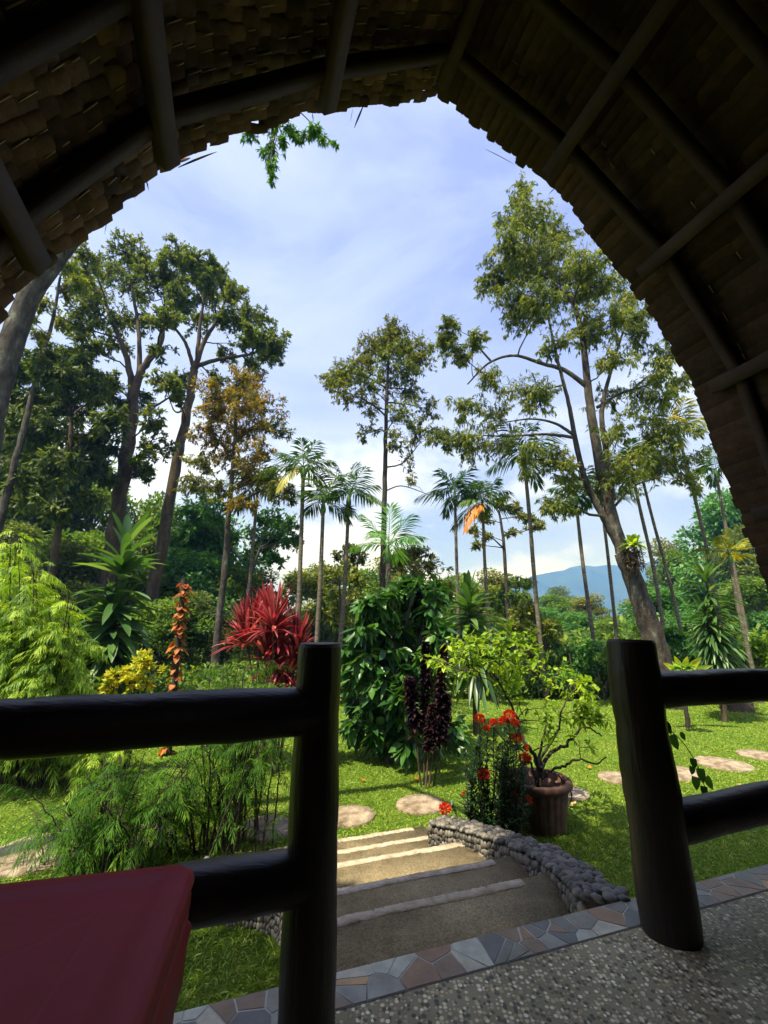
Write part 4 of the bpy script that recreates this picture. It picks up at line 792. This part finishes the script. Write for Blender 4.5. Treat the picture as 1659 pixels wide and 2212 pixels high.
# dracaenas
def dracaena(label, Y, stems, base, leaf='leaf_dracaena', dens=1.0, trunk='bark_brown'):
    g = at(base[0], base[1], Y); g[2] = float(gz(g[0], g[1])); o = thing('dracaena', label, 'plant', tuple(map(float, g)), 'dracaenas'); ms, ml = MB(), MB()
    for pts, t0, Lp, Wf in stems:
        P = poly3(pts, Y); P = np.vstack([[g[0], g[1], g[2]-.05], P]) if P[0][2] > g[2]+.1 else P
        P = spline(P, 10); tube(ms, P, np.linspace(.05, .025, len(P)), 8); L_ = Lp*Y/FD
        k = int(150*dens); t = t0+(1-t0)*np.sort(rng.random(k)); i = t*(len(P)-1); c = np.stack([np.interp(i, np.arange(len(P)), P[:, q]) for q in range(3)], -1)
        a = np.arange(k)*2.4+rng.normal(size=k)*.3; u = (t-t0)/(1-t0); el = np.radians(-25+45*u+55*np.clip((u-.75)/.25, 0, 1)**1.3)+rng.normal(size=k)*.12
        D = np.stack([np.cos(a)*np.cos(el), np.sin(a)*np.cos(el), np.sin(el)], -1); leaves(ml, c, D, np.repeat(UP[None], k, 0)+.15*rvec(k), L_*rng.uniform(.75, 1.1, k)*(.85+.15*u), Wf*L_*rng.uniform(.8, 1.2, k), 6, (.75-.5*u)*rng.uniform(.7, 1.2, k), .12, None, 0, strap)
    ms.build('trunk', trunk, o, smooth=True); ml.build('foliage', leaf, o); return o
dracaena('tall leafy corn plant standing left, in front of the mossy trunk', 8, [([(232, 1475), (250, 1330), (272, 1170)], .12, 105, .17), ([(228, 1475), (236, 1400), (248, 1300)], .2, 85, .16)], (232, 1560), dens=1.25)
dracaena('dracaena with one spiky head on a bare thin trunk, right of the glossy bush', 8.75, [([(1025, 1470), (1020, 1380), (1012, 1290)], .38, 82, .15)], (1027, 1585), dens=1.0)
dracaena('tall dracaena with yellow-edged recurved leaves near the right edge', 9.75, [([(1560, 1440), (1545, 1340), (1522, 1240)], .3, 62, .13), ([(1555, 1440), (1535, 1370), (1518, 1310)], .3, 52, .13)], (1565, 1560), dens=1.2)
# red cordyline
o = thing('red_cordyline', 'red and crimson cordyline with spiky leaf heads just left of the left post', 'plant', tuple(at(600, 1500, 6.6)*[1, 1, 0]+UP*GZ), 'garden shrubs'); ms, ml = MB(), MB()
for x, y, Lp, k in ((530, 1352, 74, 60), (548, 1330, 66, 50), (590, 1320, 80, 66), (606, 1345, 66, 50), (645, 1378, 66, 56), (600, 1410, 66, 60), (572, 1385, 60, 50), (625, 1430, 62, 60), (650, 1410, 56, 44), (596, 1450, 60, 50)):
    Y = 6.6+rng.uniform(-.2, .2); c = at(x, y+18, Y); g = down(at(600+(x-600)*.2, 1500, Y)); P = spline(np.array([g, (g+c)/2+rvec(1)[0]*.03, c]), 8); tube(ms, P, np.linspace(.022, .014, len(P)), 6)
    for q in range(3): rosette(ml, c-UP*.09*q, k//2, 1.12*Lp*Y/FD*(1-.06*q), .046, 1.0-.4*q, 1.5-.3*q, .22+.12*q)
ms.build('canes', 'bark_brown', o, smooth=True); ml.build('foliage', 'leaf_red', o)
# vine post
o = thing('vine_covered_post', 'dark post wrapped in orange and copper heart-shaped vine leaves', 'plant', tuple(at(385, 1500, 7.3)*[1, 1, 0]+UP*GZ)); Y = 7.3; ms, ml = MB(), MB()
P = spline(np.array([down(at(380, 1500, Y)), at(384, 1400, Y), at(398, 1250, Y)]), 10); tube(ms, P, .045, 8)
k = 130; i = (rng.integers(0, 16, k)/16+rng.random(k)*.05)*(len(P)-1); c = np.stack([np.interp(i, np.arange(len(P)), P[:, q]) for q in range(3)], -1); a = rng.random(k)*2*pi; D = np.stack([np.cos(a), np.sin(a), -.8+0*a], -1)
leaves(ml, c+D*[.06, .06, 0], D, np.stack([np.cos(a), np.sin(a), .6+0*a], -1), np.where(rng.random(k) < .3, .14, .085)*rng.uniform(.7, 1.3, k), .085*rng.uniform(.6, 1.3, k), 4, .15, .1, None, 0, lambda t: np.sin(pi*np.clip(.25+.75*t, 0, 1)**.9)**.7); ms.build('post', 'bark_dark', o); ml.build('vine_leaves', 'leaf_vine_orange', o)
# croton
bushY('yellow_croton', 'bright yellow croton at the foot of the corn plant, above the left rail', 'bush', 6.4, (290, 1530), [(310, 1425, 20), (295, 1445, 22), (325, 1445, 20), (255, 1465, 22), (275, 1480, 22), (235, 1485, 20), (310, 1475, 20)], dict(L=.1, W=.04, down=-.2, seg=2, along=.8), 'leaf_croton', r0=.02, nsub=5, ntw=4, m=7, depth=.25, tr=.004)
# feathery shrubs ------------------------------------------------------------
def feathery(label, Y, base, targets, leaf='leaf_feather', nf=7, fl=.42, nl=13, ll=.33, lw=.011, stem=.009, cat='bush', hang=.4, group='feathery shrubs', arch=.5, sub=None, dY=.5, curve=.12, name='feathery_shrub'):
    g = at(base[0], base[1], Y); g[2] = float(gz(g[0], g[1])); o = thing(name, label, cat, tuple(map(float, g)), group); ms, ml = MB(), MB(); FP, FDi, FLn = [], [], []
    for x, y in targets:
        yy = Y+rng.uniform(-dY, dY); e = at(x, y, yy); b = g+np.array([rng.normal()*.12+(e[0]-g[0])*.45, rng.normal()*.12+(e[1]-g[1])*.3, 0]); b[2] = GZ-.02
        m_ = (b+e)/2; m_[:2] = b[:2]*.65+e[:2]*.35; P = spline(np.array([b, m_, e]), 6)+rng.normal(size=(13, 3))*.006; tube(ms, P, np.linspace(stem, stem*.4, len(P)), 5, False)
        for _ in range(nf):
            t = rng.uniform(.45, 1.0); i = t*(len(P)-1); c = np.array([np.interp(i, np.arange(len(P)), P[:, q]) for q in range(3)]); a = rng.random()*2*pi; el = rng.uniform(-.1, .9)
            FP.append(c); FDi.append([cos(a)*cos(el), sin(a)*cos(el), sin(el)]); FLn.append(fl*rng.uniform(.6, 1.2))
    fronds(ml, ms, np.array(FP), np.array(FDi), np.array(FLn), arch*rng.uniform(.5, 1.4, len(FP)), nl, ll, lw, hang, .0028, .8, 2, 5, .2, ldroop=.35, jit=.32)
    ms.build('stems', 'bark_dark', o); ml.build('foliage', leaf, o); return o
T_ = lambda L_: L_
def scat(n, x0, x1, y0, y1): return [(rng.uniform(x0, x1), rng.uniform(y0, y1)) for _ in range(n)]
feathery('feathery fine-leaved shrub behind the left rail, beside the left post', 4.45, (470, 1870), scat(16, 470, 600, 1420, 1470)+scat(30, 400, 625, 1470, 1640)+scat(16, 330, 620, 1640, 1760), nf=11, fl=.3, nl=11, ll=.3, lw=.0065)
feathery('feathery shrub arching low over the pale path slab at lower left', 4.1, (250, 1880), scat(34, 120, 420, 1610, 1760)+scat(18, 60, 260, 1720, 1830), nf=10, fl=.3, nl=11, ll=.3, lw=.0065, dY=.35)
feathery('big weeping yellow-green feathery shrub filling the left edge above the rail', 6.2, (60, 1640), scat(14, -40, 90, 1150, 1260)+scat(30, -60, 160, 1260, 1400)+scat(40, -60, 200, 1380, 1500)+scat(12, 20, 120, 1200, 1320), leaf='leaf_lime', nf=24, fl=.42, nl=15, ll=.26, lw=.014, hang=.45, arch=.7, dY=.9, stem=.012)
feathery('yellowish feathery undergrowth below the left rail at the left edge', 6.0, (80, 1660), scat(34, -60, 330, 1540, 1640), leaf='leaf_lime', nf=8, fl=.36, nl=12, ll=.32, lw=.011, dY=.4)
# ================================================================ POT, BONSAI, IXORA
PC = on(1160, 1775); PC = np.array([1.54, 4.92, GZ]); pot = thing('terracotta_pot', 'large fluted terracotta pot with thick rim on the lawn behind the pebble wall', 'pot', tuple(PC))
k = 96; an = np.arange(k)*2*pi/k
def lathe(prof, flute=None, c=PC):
    mb = MB(); rows = []
    for r, z in prof:
        rr = r*1.22*(1+(flute(an, z) if flute else 0)); rows.append(np.stack([c[0]+rr*np.cos(an), c[1]+rr*np.sin(an), np.full(k, c[2]+z*.92)], -1))
    V = np.vstack(rows); j = np.arange(k); j2 = (j+1) % k; mb.add(V, np.vstack([np.stack([q*k+j, q*k+j2, (q+1)*k+j2, (q+1)*k+j], -1) for q in range(len(prof)-1)]), .5); return mb
lathe([(.0, .0), (.19, .0), (.2, .02), (.235, .36), (.24, .4), (.2, .4), (.19, .2)], lambda a, z: .022*np.sign(np.sin(a*24))*(1 if .03 < z < .37 else 0)).build('pot_body', 'terracotta', pot)
lathe([(.232, .385), (.262, .39), (.276, .405), (.281, .43), (.278, .455), (.265, .47), (.245, .472), (.228, .46), (.222, .42), (.21, .38), (.2, .3), (.2, .2)], lambda a, z: .006*np.sin(a*10)+.004*np.sin(a*3)).build('pot_rim', 'terracotta', pot, smooth=True)
mb = lathe([(.2, .33), (.12, .35), (.05, .352), (.001, .36)], lambda a, z: .0); mb.build('soil', 'soil', pot)
# crooked potted tree
Y = 4.92; bz = PC+UP*.31
def pp(*q): return [(*bz, 0)]+[(*at(x, y, Y+d), 0) for x, y, d in q]
st = [(pp((1163, 1668, 0), (1150, 1625, -.1), (1122, 1580, -.1), (1108, 1530, -.15), (1075, 1470, -.2)), .026, .008), (pp((1172, 1660, 0), (1192, 1625, .1), (1228, 1605, .1), (1262, 1570, .15), (1300, 1590, .2)), .024, .007),
    (pp((1176, 1672, -.05), (1215, 1655, -.1), (1250, 1640, -.1), (1286, 1650, -.15), (1310, 1635, -.2)), .018, .005), (pp((1158, 1665, .05), (1168, 1620, .15), (1180, 1560, .2), (1175, 1500, .25)), .02, .006),
    (pp((1150, 1660, -.1), (1128, 1620, -.2), (1090, 1600, -.25), (1060, 1560, -.3)), .014, .005), (pp((1180, 1665, .1), (1222, 1690, -.1), (1235, 1720, -.15), (1228, 1742, -.2)), .012, .004), (pp((1165, 1650, 0), (1205, 1580, .0), (1215, 1530, 0), (1240, 1490, 0)), .016, .005)]
pc = [(1000, 1420, 32, 1), (1040, 1400, 34, 1), (1085, 1400, 34, 1), (1060, 1440, 30, .8), (1125, 1420, 32, .9), (970, 1440, 22, .6), (1160, 1450, 28, .6), (1200, 1460, 26, .6), (1240, 1480, 26, .7), (1275, 1500, 26, .9), (1260, 1530, 24, .7), (1290, 1545, 18, .8), (925, 1425, 14, .5), (1100, 1470, 22, .3), (1220, 1550, 24, .25), (1180, 1560, 26, .12), (1140, 1530, 26, .12), (1250, 1600, 24, .12), (1200, 1610, 24, .08), (1000, 1390, 20, .6), (1120, 1380, 18, .6)]
w_, tw, lv = grow(Y, st, pc, dict(L=.08, W=.045, down=.35, seg=2, rand=1.2), nsub=9, ntw=3, m=4, kR=1.35, depth=.4, tr=.0028, wob=.5, limbr=.12, twig=.6)
o = thing('potted_tree', 'crooked bare-branched little tree with lime green leaves growing in the terracotta pot', 'tree', tuple(map(float, bz))); merge(w_, tw); w_.build('trunk', 'bark_dark', o, smooth=True); lv.build('crown', 'leaf_lime', o)
# ixora
Y = 4.5; g = at(1050, 1795, Y); g[2] = GZ; o = thing('ixora_shrub', 'dark narrow-leaved shrub with round red flower heads between the pebble wall and the pot', 'bush', tuple(map(float, g)), 'garden shrubs'); ms, ml = MB(), MB()
fl = [(1036, 1553, 16), (1066, 1560, 11), (1052, 1574, 11), (1100, 1545, 17), (1088, 1557, 14), (1112, 1562, 13), (1117, 1596, 14), (1108, 1592, 10), (1136, 1616, 9), (1134, 1638, 17), (1044, 1671, 17), (961, 1747, 16), (1108, 1712, 13), (1141, 1728, 12), (1002, 1715, 6), (965, 1768, 8)]
tg = [(x, y+12) for x, y, _ in fl]+scat(26, 1000, 1125, 1590, 1700)+scat(22, 970, 1145, 1690, 1790)+scat(10, 1090, 1150, 1600, 1790)+scat(8, 1000, 1120, 1700, 1800)
for x, y in tg:
    yy = Y+rng.uniform(-.22, .22); e = at(x, y, yy); b = g+np.array([(e[0]-g[0])*.5+rng.normal()*.05, rng.normal()*.08, 0]); b[2] = GZ; P = spline(np.array([b, b*.5+e*.5+rng.normal(size=3)*.03, e]), 6); tube(ms, P, np.linspace(.007, .003, len(P)), 5, False)
    k = int(26+60*max(0, e[2]-GZ)); i = (1-rng.random(k)**1.3*.85)*(len(P)-1); c = np.stack([np.interp(i, np.arange(len(P)), P[:, q]) for q in range(3)], -1); a = rng.random(k)*2*pi
    D = np.stack([np.cos(a), np.sin(a), rng.uniform(.2, 1.2, k)], -1); leaves(ml, c, D, np.repeat(UP[None], k, 0)+.3*rvec(k), .075*rng.uniform(.6, 1.2, k), .018, 2, .15, .15)
ms.build('stems', 'bark_dark', o); ml.build('foliage', 'leaf_ixora', o)
for x, y, rp in fl:
    c = at(x, y, Y+rng.uniform(-.1, .05)); r = rp*Y/FD*.78; k = 130; D = unit(rvec(k)+UP*.35); mb = MB(); p = c+D*r*.55*[1, 1, .8]
    leaves(mb, p, D+.5*rvec(k), rvec(k), r*.5, r*.28, 1, .05); leaves(mb, np.repeat(c[None], 40, 0)-UP*r*.3, unit(rvec(40)+UP*.6), rvec(40), r*.8, .004, 1, 0); mb.build('flower_head', 'petal_red', o)
# vine hanging by the right post
o = thing('hanging_vine', 'thin vine with heart-shaped leaves hanging over the right rail beside the thick post', 'vine', tuple(at(1440, 1545, 2.6))); ms, ml = MB(), MB()
P = spline(poly3([(1425, 1560), (1445, 1575), (1480, 1610), (1512, 1665), (1522, 1700)], 2.6), 6); tube(ms, P, .0025, 4)
for x, y, s in ((1437, 1572, .06), (1450, 1600, .07), (1432, 1602, .05), (1497, 1650, .05), (1512, 1672, .065), (1525, 1690, .06), (1503, 1690, .06), (1520, 1710, .05), (1496, 1668, .04)):
    leaves(ml, at(x, y-12, 2.6+rng.uniform(-.04, .04))[None], np.array([[rng.uniform(-.5, .5), -.2, -1]]), np.array([[.2, -1, .5]]), s, s*.85, 4, .05, .12, None, 0, lambda t: np.sin(pi*np.clip(.25+.75*t, 0, 1)**.9)**.7)
for x, y in ((1470, 1580), (1440, 1560)): leaves(ml, at(x, y, 2.6)[None], np.array([[.3, -.2, -1]]), np.array([[.2, -1, .5]]), .045, .035, 4, .05, .12)
ms.build('stem', 'stem_green', o); ml.build('foliage', 'leaf_fresh', o)
# ================================================================ BAMBOO FENCE, FAR LAWN EDGE
o = thing('bamboo_fence', 'low two-rail bamboo fence along the far edge of the lawn', 'fence', tuple(nr(11.3, 6.5, GZ)))
for z in (.22, .42):
    mb = MB(); tube(mb, np.array([nr(11.3+.05*sin(q), q, GZ+z+.015*sin(q*3)) for q in np.arange(-3, 15, .5)]), .022, 8); mb.build('rail', 'bamboo', o)
for q in np.arange(-2.5, 15, 1.6): mb = MB(); tube(mb, np.array([nr(11.34, q, GZ-.05), nr(11.34, q, GZ+.52)]), .026, 8); mb.build('post', 'bamboo', o)
# plants along the fence and between
LB = dict(L=.16, W=.07, down=.1, along=.6)
rows_ = [('lime_bush', 'lime green leafy bush by the bamboo fence, just right of the dracaena trunk', 12.2, (1070, 1500), [(1060, 1420, 30), (1090, 1450, 28), (1040, 1460, 26), (1105, 1480, 22)], 'leaf_lime'),
 ('lime_bush', 'yellowish green bush behind the white-based palm trunk', 13, (1170, 1500), [(1150, 1330, 30), (1180, 1350, 30), (1130, 1370, 28), (1190, 1390, 30), (1150, 1410, 30), (1120, 1330, 22)], 'leaf_yellowgreen'),
 ('green_bush', 'fresh green bush between the white-based palm and the seed-nest palm', 12.6, (1240, 1500), [(1230, 1410, 32), (1260, 1440, 30), (1215, 1460, 30), (1270, 1400, 24), (1245, 1480, 26)], 'leaf_fresh'),
 ('green_bush', 'mid green bush directly left of the thick right post', 12.4, (1300, 1500), [(1290, 1440, 30), (1310, 1470, 26), (1275, 1475, 24), (1330, 1440, 26)], 'leaf_forest'),
 ('green_bush', 'green bush in the gap between the glossy bush and the row of three palms', 11.5, (760, 1530), [(755, 1440, 28), (740, 1480, 26), (765, 1490, 26)], 'leaf_forest'),
 ('round_tree', 'round yellow-topped dense tree behind the row of three palms', 15, (700, 1460), [(700, 1240, 34), (740, 1230, 30), (670, 1270, 32), (770, 1250, 26), (720, 1280, 38), (680, 1320, 36), (760, 1300, 34), (720, 1350, 38), (670, 1370, 34), (760, 1370, 32)], 'leaf_yellowgreen'),
 ('round_tree', 'dark olive tree behind the glossy bush, left of the dracaena head', 16, (910, 1440), [(880, 1190, 28), (910, 1200, 30), (945, 1225, 28), (900, 1240, 34), (950, 1270, 32), (980, 1290, 26), (860, 1210, 22), (920, 1300, 34)], 'leaf_olive'),
 ('round_tree', 'small round-topped tree seen through the row of three palms', 19, (755, 1400), [(755, 1185, 20), (735, 1200, 18), (775, 1205, 18), (755, 1215, 22)], 'leaf_olive'),
 ('round_tree', 'small dark tree by the foot of the blue hill, left of the white-based palm', 20, (1110, 1420), [(1115, 1260, 22), (1090, 1280, 24), (1130, 1290, 24), (1070, 1310, 24), (1100, 1330, 30), (1140, 1260, 16)], 'leaf_forest'),
 ('green_bush', 'green undergrowth bush right of the forked trunk, above the upper right rail', 12.6, (1460, 1500), [(1450, 1380, 26), (1480, 1400, 28), (1460, 1430, 26), (1500, 1430, 24), (1430, 1430, 22)], 'leaf_fresh'),
 ('green_bush', 'bright bush at the right edge above the upper right rail', 13.5, (1620, 1500), [(1610, 1400, 28), (1640, 1420, 28), (1590, 1430, 24), (1660, 1390, 28), (1690, 1420, 30)], 'leaf_lime'),
 ('striped_leaf_plant', 'plant with large yellow-striped arching leaves above the upper right rail', 9.2, (1480, 1520), [(1470, 1440, 16, .4)], 'leaf_lime')]
for nm, lb, Y, b, cl, lf_ in rows_:
    bushY(nm, lb, 'tree' if 'tree' in nm else ('plant' if 'plant' in nm else 'bush'), Y, b, cl, LB if Y > 10 else SM, lf_, r0=.05, nst=3, nsub=9, ntw=7, m=9, depth=.9, tr=.006, group='bushes and low trees behind the lawn', squash=.8)
    if 'striped' in nm:
        c = at(1478, 1475, Y); mb = MB(); k = 11; a = np.linspace(-.3, 3.4, k); D = np.stack([np.cos(a), -.3+0*a, .25+np.abs(np.sin(a))*.9], -1)
        leaves(mb, np.repeat(c[None], k, 0), D, np.repeat((UP*.7-np.array([0, 1, 0]))[None], k, 0), .85*rng.uniform(.7, 1.1, k), .16, 6, .35, .12); o = bpy.data.objects[nm]; mb.build('large_leaves', 'leaf_croton', o)
o = thing('tree_stump', 'leaning mossy stump with hanging roots at the lawn edge on the right', 'stump', tuple(on(1590, 1535))); c = on(1590, 1535); mb = MB(); tube(mb, np.array([c-UP*.1, c+UP*.2+[.05, 0, 0], c+UP*.55+[.1, .05, 0]]), [.38, .3, .2], 12, True, .5, wob=.3); mb.build('stump', 'bark_brown', o, smooth=True)
mb = MB(); k = 300; leaves(mb, c+UP*.45+rng.normal(size=(k, 3))*[.2, .15, .1], rvec(k)+UP*.2, rvec(k), .3, .03, 2, .4); mb.build('growth', 'leaf_forest', o)
# ================================================================ BACKGROUND FOREST: prototypes copied as separate trees
def proto(kind, leaf, H, Rc, nc, seed, wood='bark_grey', lfs=.3):
    w_, lv = MB(), MB(); P = spline(np.array([[0, 0, -.3], [rng.normal()*.2, 0, H*.35], [rng.normal()*.3, rng.normal()*.3, H*.75]]), 6); tube(w_, P, np.linspace(H*.022, H*.008, len(P)), 7, False)
    TPs, TDs = [], []
    for q in range(nc):
        f = rng.random(); z = H*(.28+.72*f); rad = Rc*(sin(pi*min(1, .25+.72*f))**.6)*rng.uniform(.35, 1)*1.0; a = rng.random()*2*pi; c = np.array([cos(a)*rad, sin(a)*rad, z-.1*rad]); s = P[int(min(len(P)-1, (.3+.6*f)*len(P)))]
        prisms(w_, s[None], c[None], H*.006, H*.002, 4); k = 330; r = Rc*rng.uniform(.25, .42); o_ = rvec(k)*(rng.random((k, 1))**.4)*r*[1, 1, .7]; TPs.append(c+o_); TDs.append(unit(o_+UP*r*.2)+rvec(k)*.8)
    p, d = np.vstack(TPs), np.vstack(TDs); n = len(p); leaves(lv, p, d-UP*.25, UP[None]+rvec(n)*.8, lfs*rng.uniform(.6, 1.3, n), lfs*.5, 1, .1, .12, np.clip(np.repeat(rng.random(nc), 330)*.5+rng.random(n)*.5, 0, 1))
    return w_, lv, leaf, wood
protos = []
for q, (lf_, H, Rc, nc) in enumerate([('leaf_forest', 8, 3.2, 34), ('leaf_olive', 9, 3.0, 32), ('leaf_bluegreen', 10, 3.4, 36), ('leaf_fresh', 7, 3.2, 34), ('leaf_yellowgreen', 6, 2.8, 28)]):
    w_, lv, lf2, wd = proto(q, lf_, H, Rc, nc, q); protos.append((w_, lv, lf2, wd, H))
names = ['forest green tree', 'olive tree', 'dark blue-green tree', 'fresh green tree', 'yellow-green tree']
def copy_tree(o):
    c = o.copy(); C.objects.link(c)
    for ch in list(o.children): d = ch.copy(); C.objects.link(d); d.parent = c
    return c
first = {}
def bgtree(q, x, y, Y, lab, wide=1.0):
    """crown top at photo pixel (x, y), depth Y"""
    top = at(x, y, Y); g = down(top)
    if q not in first:
        w_, lv, lf2, wd, H = protos[q]; o = thing('forest_tree', lab, 'tree', (0, 0, 0), 'forest trees behind the garden'); w_.build('trunk', wd, o); lv.build('crown', lf2, o); first[q] = o
    else: o = copy_tree(first[q])
    H = protos[q][4]; s = (top[2]-g[2])/H; o.location = tuple(map(float, g)); o.rotation_euler = (0, 0, rng.random()*6.28); o.scale = (s*wide, s*wide, s); o['label'] = lab; o['category'] = 'tree'
BG = [
 (2, 30, 900, 19, 'tall dark tree high at the left edge behind the ragged crown', .8), (0, 200, 1010, 22, 'dark tree between the brown trunk and the mossy trunk', .8), (2, 120, 1180, 15, 'low dark tree right behind the brown trunk at far left', 1.3), (0, 330, 1090, 24, 'tall forest tree between the mossy and the leaning trunks', .7), (3, 450, 1130, 22, 'fresh green tree left of the rusty tree trunk', .9),
 (2, 20, 1150, 17, 'dark tree crown low behind the weeping shrub at the left edge', 1.3), (2, 110, 1100, 20, 'dark tree behind the brown trunk at far left', 1.1), (0, 190, 1160, 18, 'forest tree just left of the corn plant top', 1.2), (2, 60, 980, 23, 'tall blue-green tree filling the left edge behind the pale trunk', 1.0),
 (0, 60, 1250, 14, 'low dark forest tree behind the top of the weeping shrub', 1.3), (2, 160, 1270, 14, 'low dark tree between the weeping shrub and the corn plant', 1.3), (0, 290, 1230, 17, 'forest tree between the two tall leaning trunks', 1.2), (2, 330, 1180, 21, 'dark tree behind the fork between corn plant and vine post', 1.0), (0, 360, 1300, 14, 'low dark tree right behind the vine-covered post', 1.4), (3, 400, 1210, 19, 'fresh green tree above the vine-covered post', 1.1), (2, 440, 1290, 15, 'low dark tree between the vine-covered post and the red cordyline', 1.4),
 (0, 500, 1230, 20, 'green tree behind the trunk of the rusty tree', 1.1), (1, 560, 1240, 22, 'olive tree behind the red cordyline heads', 1.1), (2, 540, 1320, 15, 'low dark tree right behind the red cordyline', 1.3), (4, 640, 1250, 24, 'yellow-green tree left of the row of three palms', 1.2), (0, 640, 1330, 16, 'low tree behind the right side of the red cordyline', 1.4), (1, 700, 1225, 30, 'far olive tree behind the middle palm of three', 1.2),
 (0, 800, 1240, 24, 'forest tree left behind the glossy bush top', 1.2), (1, 860, 1200, 27, 'olive tree behind the slim dark-trunked tree', 1.1), (3, 820, 1330, 18, 'fresh green tree behind the left flank of the glossy bush', 1.4), (0, 980, 1250, 24, 'forest tree behind the spiky dracaena head', 1.2), (4, 1050, 1280, 22, 'yellow-green tree below the palm with the orange frond', 1.2), (3, 1010, 1340, 18, 'low fresh tree just right of the dracaena head', 1.4), (0, 1090, 1350, 19, 'low forest tree right of the dracaena, above the potted tree', 1.5),
 (1, 1070, 1240, 30, 'far olive tree under the umbrella-shaped tree', 1.2), (3, 1160, 1320, 30, 'fresh green tree below the left end of the blue hill', 1.5), (0, 1200, 1290, 45, 'far forest tree at the foot of the blue hill by the seed-nest palm', 1.5), (3, 1240, 1330, 28, 'fresh green tree right behind the seed-nest palm trunk', 1.5), (4, 1190, 1370, 20, 'low yellow-green tree behind the white-based palm', 1.6), (1, 1270, 1290, 38, 'far olive tree between the seed-nest palm and the forked trunk', 1.4), (0, 1310, 1340, 24, 'forest tree just left of the forked trunk', 1.5), (3, 1290, 1390, 18, 'low fresh tree above the thick right post', 1.7), (2, 1215, 1275, 70, 'tiny round dark tree on the ridge before the blue hill', 1.3),
 (3, 1420, 1280, 26, 'fresh green tree right of the forked trunk between the thin palms', 1.4), (1, 1440, 1175, 40, 'tall far olive tree showing between the thin twin palms', .8), (0, 1470, 1200, 38, 'tall far forest tree left of the yellow-edged dracaena', .8), (0, 1400, 1350, 20, 'low forest tree directly behind the forked trunk', 1.5), (3, 1500, 1330, 20, 'low fresh tree left of the yellow-edged dracaena', 1.5), (2, 1600, 1150, 26, 'tall dark tree beside the thatch edge at the right', 1.0), (3, 1570, 1090, 34, 'tall airy fresh green tree touching the thatch edge at the right', .8), (0, 1620, 1260, 19, 'forest tree behind the fan-crowned palm at the right edge', 1.3), (0, 1560, 1360, 17, 'low forest tree behind the yellow-edged dracaena foot', 1.5), (3, 1660, 1330, 17, 'fresh green tree cut by the right edge of the photo', 1.3), (1, 1640, 1200, 30, 'olive tree between the far right palm and the thatch edge', 1.2), (1, 1380, 1290, 32, 'olive tree seen right beside the upper forked trunk', 1.2)]
for a in BG: bgtree(*a)
# undergrowth masses nobody could count
mb = MB()
def mass(x0, x1, yt, Y0, Y1, cnt, L_, W_, hgt):
    Yd = rng.uniform(Y0, Y1, cnt); xx = rng.uniform(x0, x1, cnt); X = (xx-829.5)/FD*Yd*1.0*1.0; 
    lump = .6+.4*np.sin(X*1.3+Yd)*np.sin(Yd*.9+X*.4); z = rng.random(cnt)**.7*hgt*lump; P = np.stack([X, Yd, gz(X, Yd)+z], -1)
    leaves(mb, P, rvec(cnt)+UP*.2, UP[None]+rvec(cnt)*.7, L_*rng.uniform(.6, 1.3, cnt), W_, 1, .15)
mass(-300, 620, 0, 8.5, 13, 26000, .17, .07, 1.5); mass(600, 1500, 0, 12.6, 16, 26000, .18, .08, 1.1); mass(1350, 2100, 0, 13.2, 19, 20000, .2, .09, 1.1)
mass(-400, 2200, 0, 16, 40, 40000, .4, .2, 2.4)
mb.build('undergrowth', 'leaf_forest')['kind'] = 'stuff'
mb = MB()
for (Y0, Y1, n_t, s) in ((42, 120, 40000, .55), (120, 420, 40000, 1.1)):
    Yd = rng.uniform(Y0, Y1, n_t); X = rng.uniform(-1.1, 1.2, n_t)*Yd; lump = .5+.5*np.sin(X/s/5+Yd/s/3)*np.sin(Yd/s/4); P = np.stack([X, Yd, gz(X, Yd)+rng.random(n_t)**.6*(3.5+Yd*.006)*(.5+lump)], -1)
    leaves(mb, P, rvec(n_t), UP[None]+rvec(n_t)*.6, s*rng.uniform(.6, 1.4, n_t), s*.6, 1, .1)
mb.build('far_woods', 'leaf_forest')['kind'] = 'stuff'

# ================================================================ HAZE
mb = MB(); box(mb, (60, 900, 143), np.array([1., 0, 0]), np.array([0, 1., 0]), UP, 2260, 1310, 160, .5); hzo = mb.build('haze', 'haze'); hzo['kind'] = 'stuff'
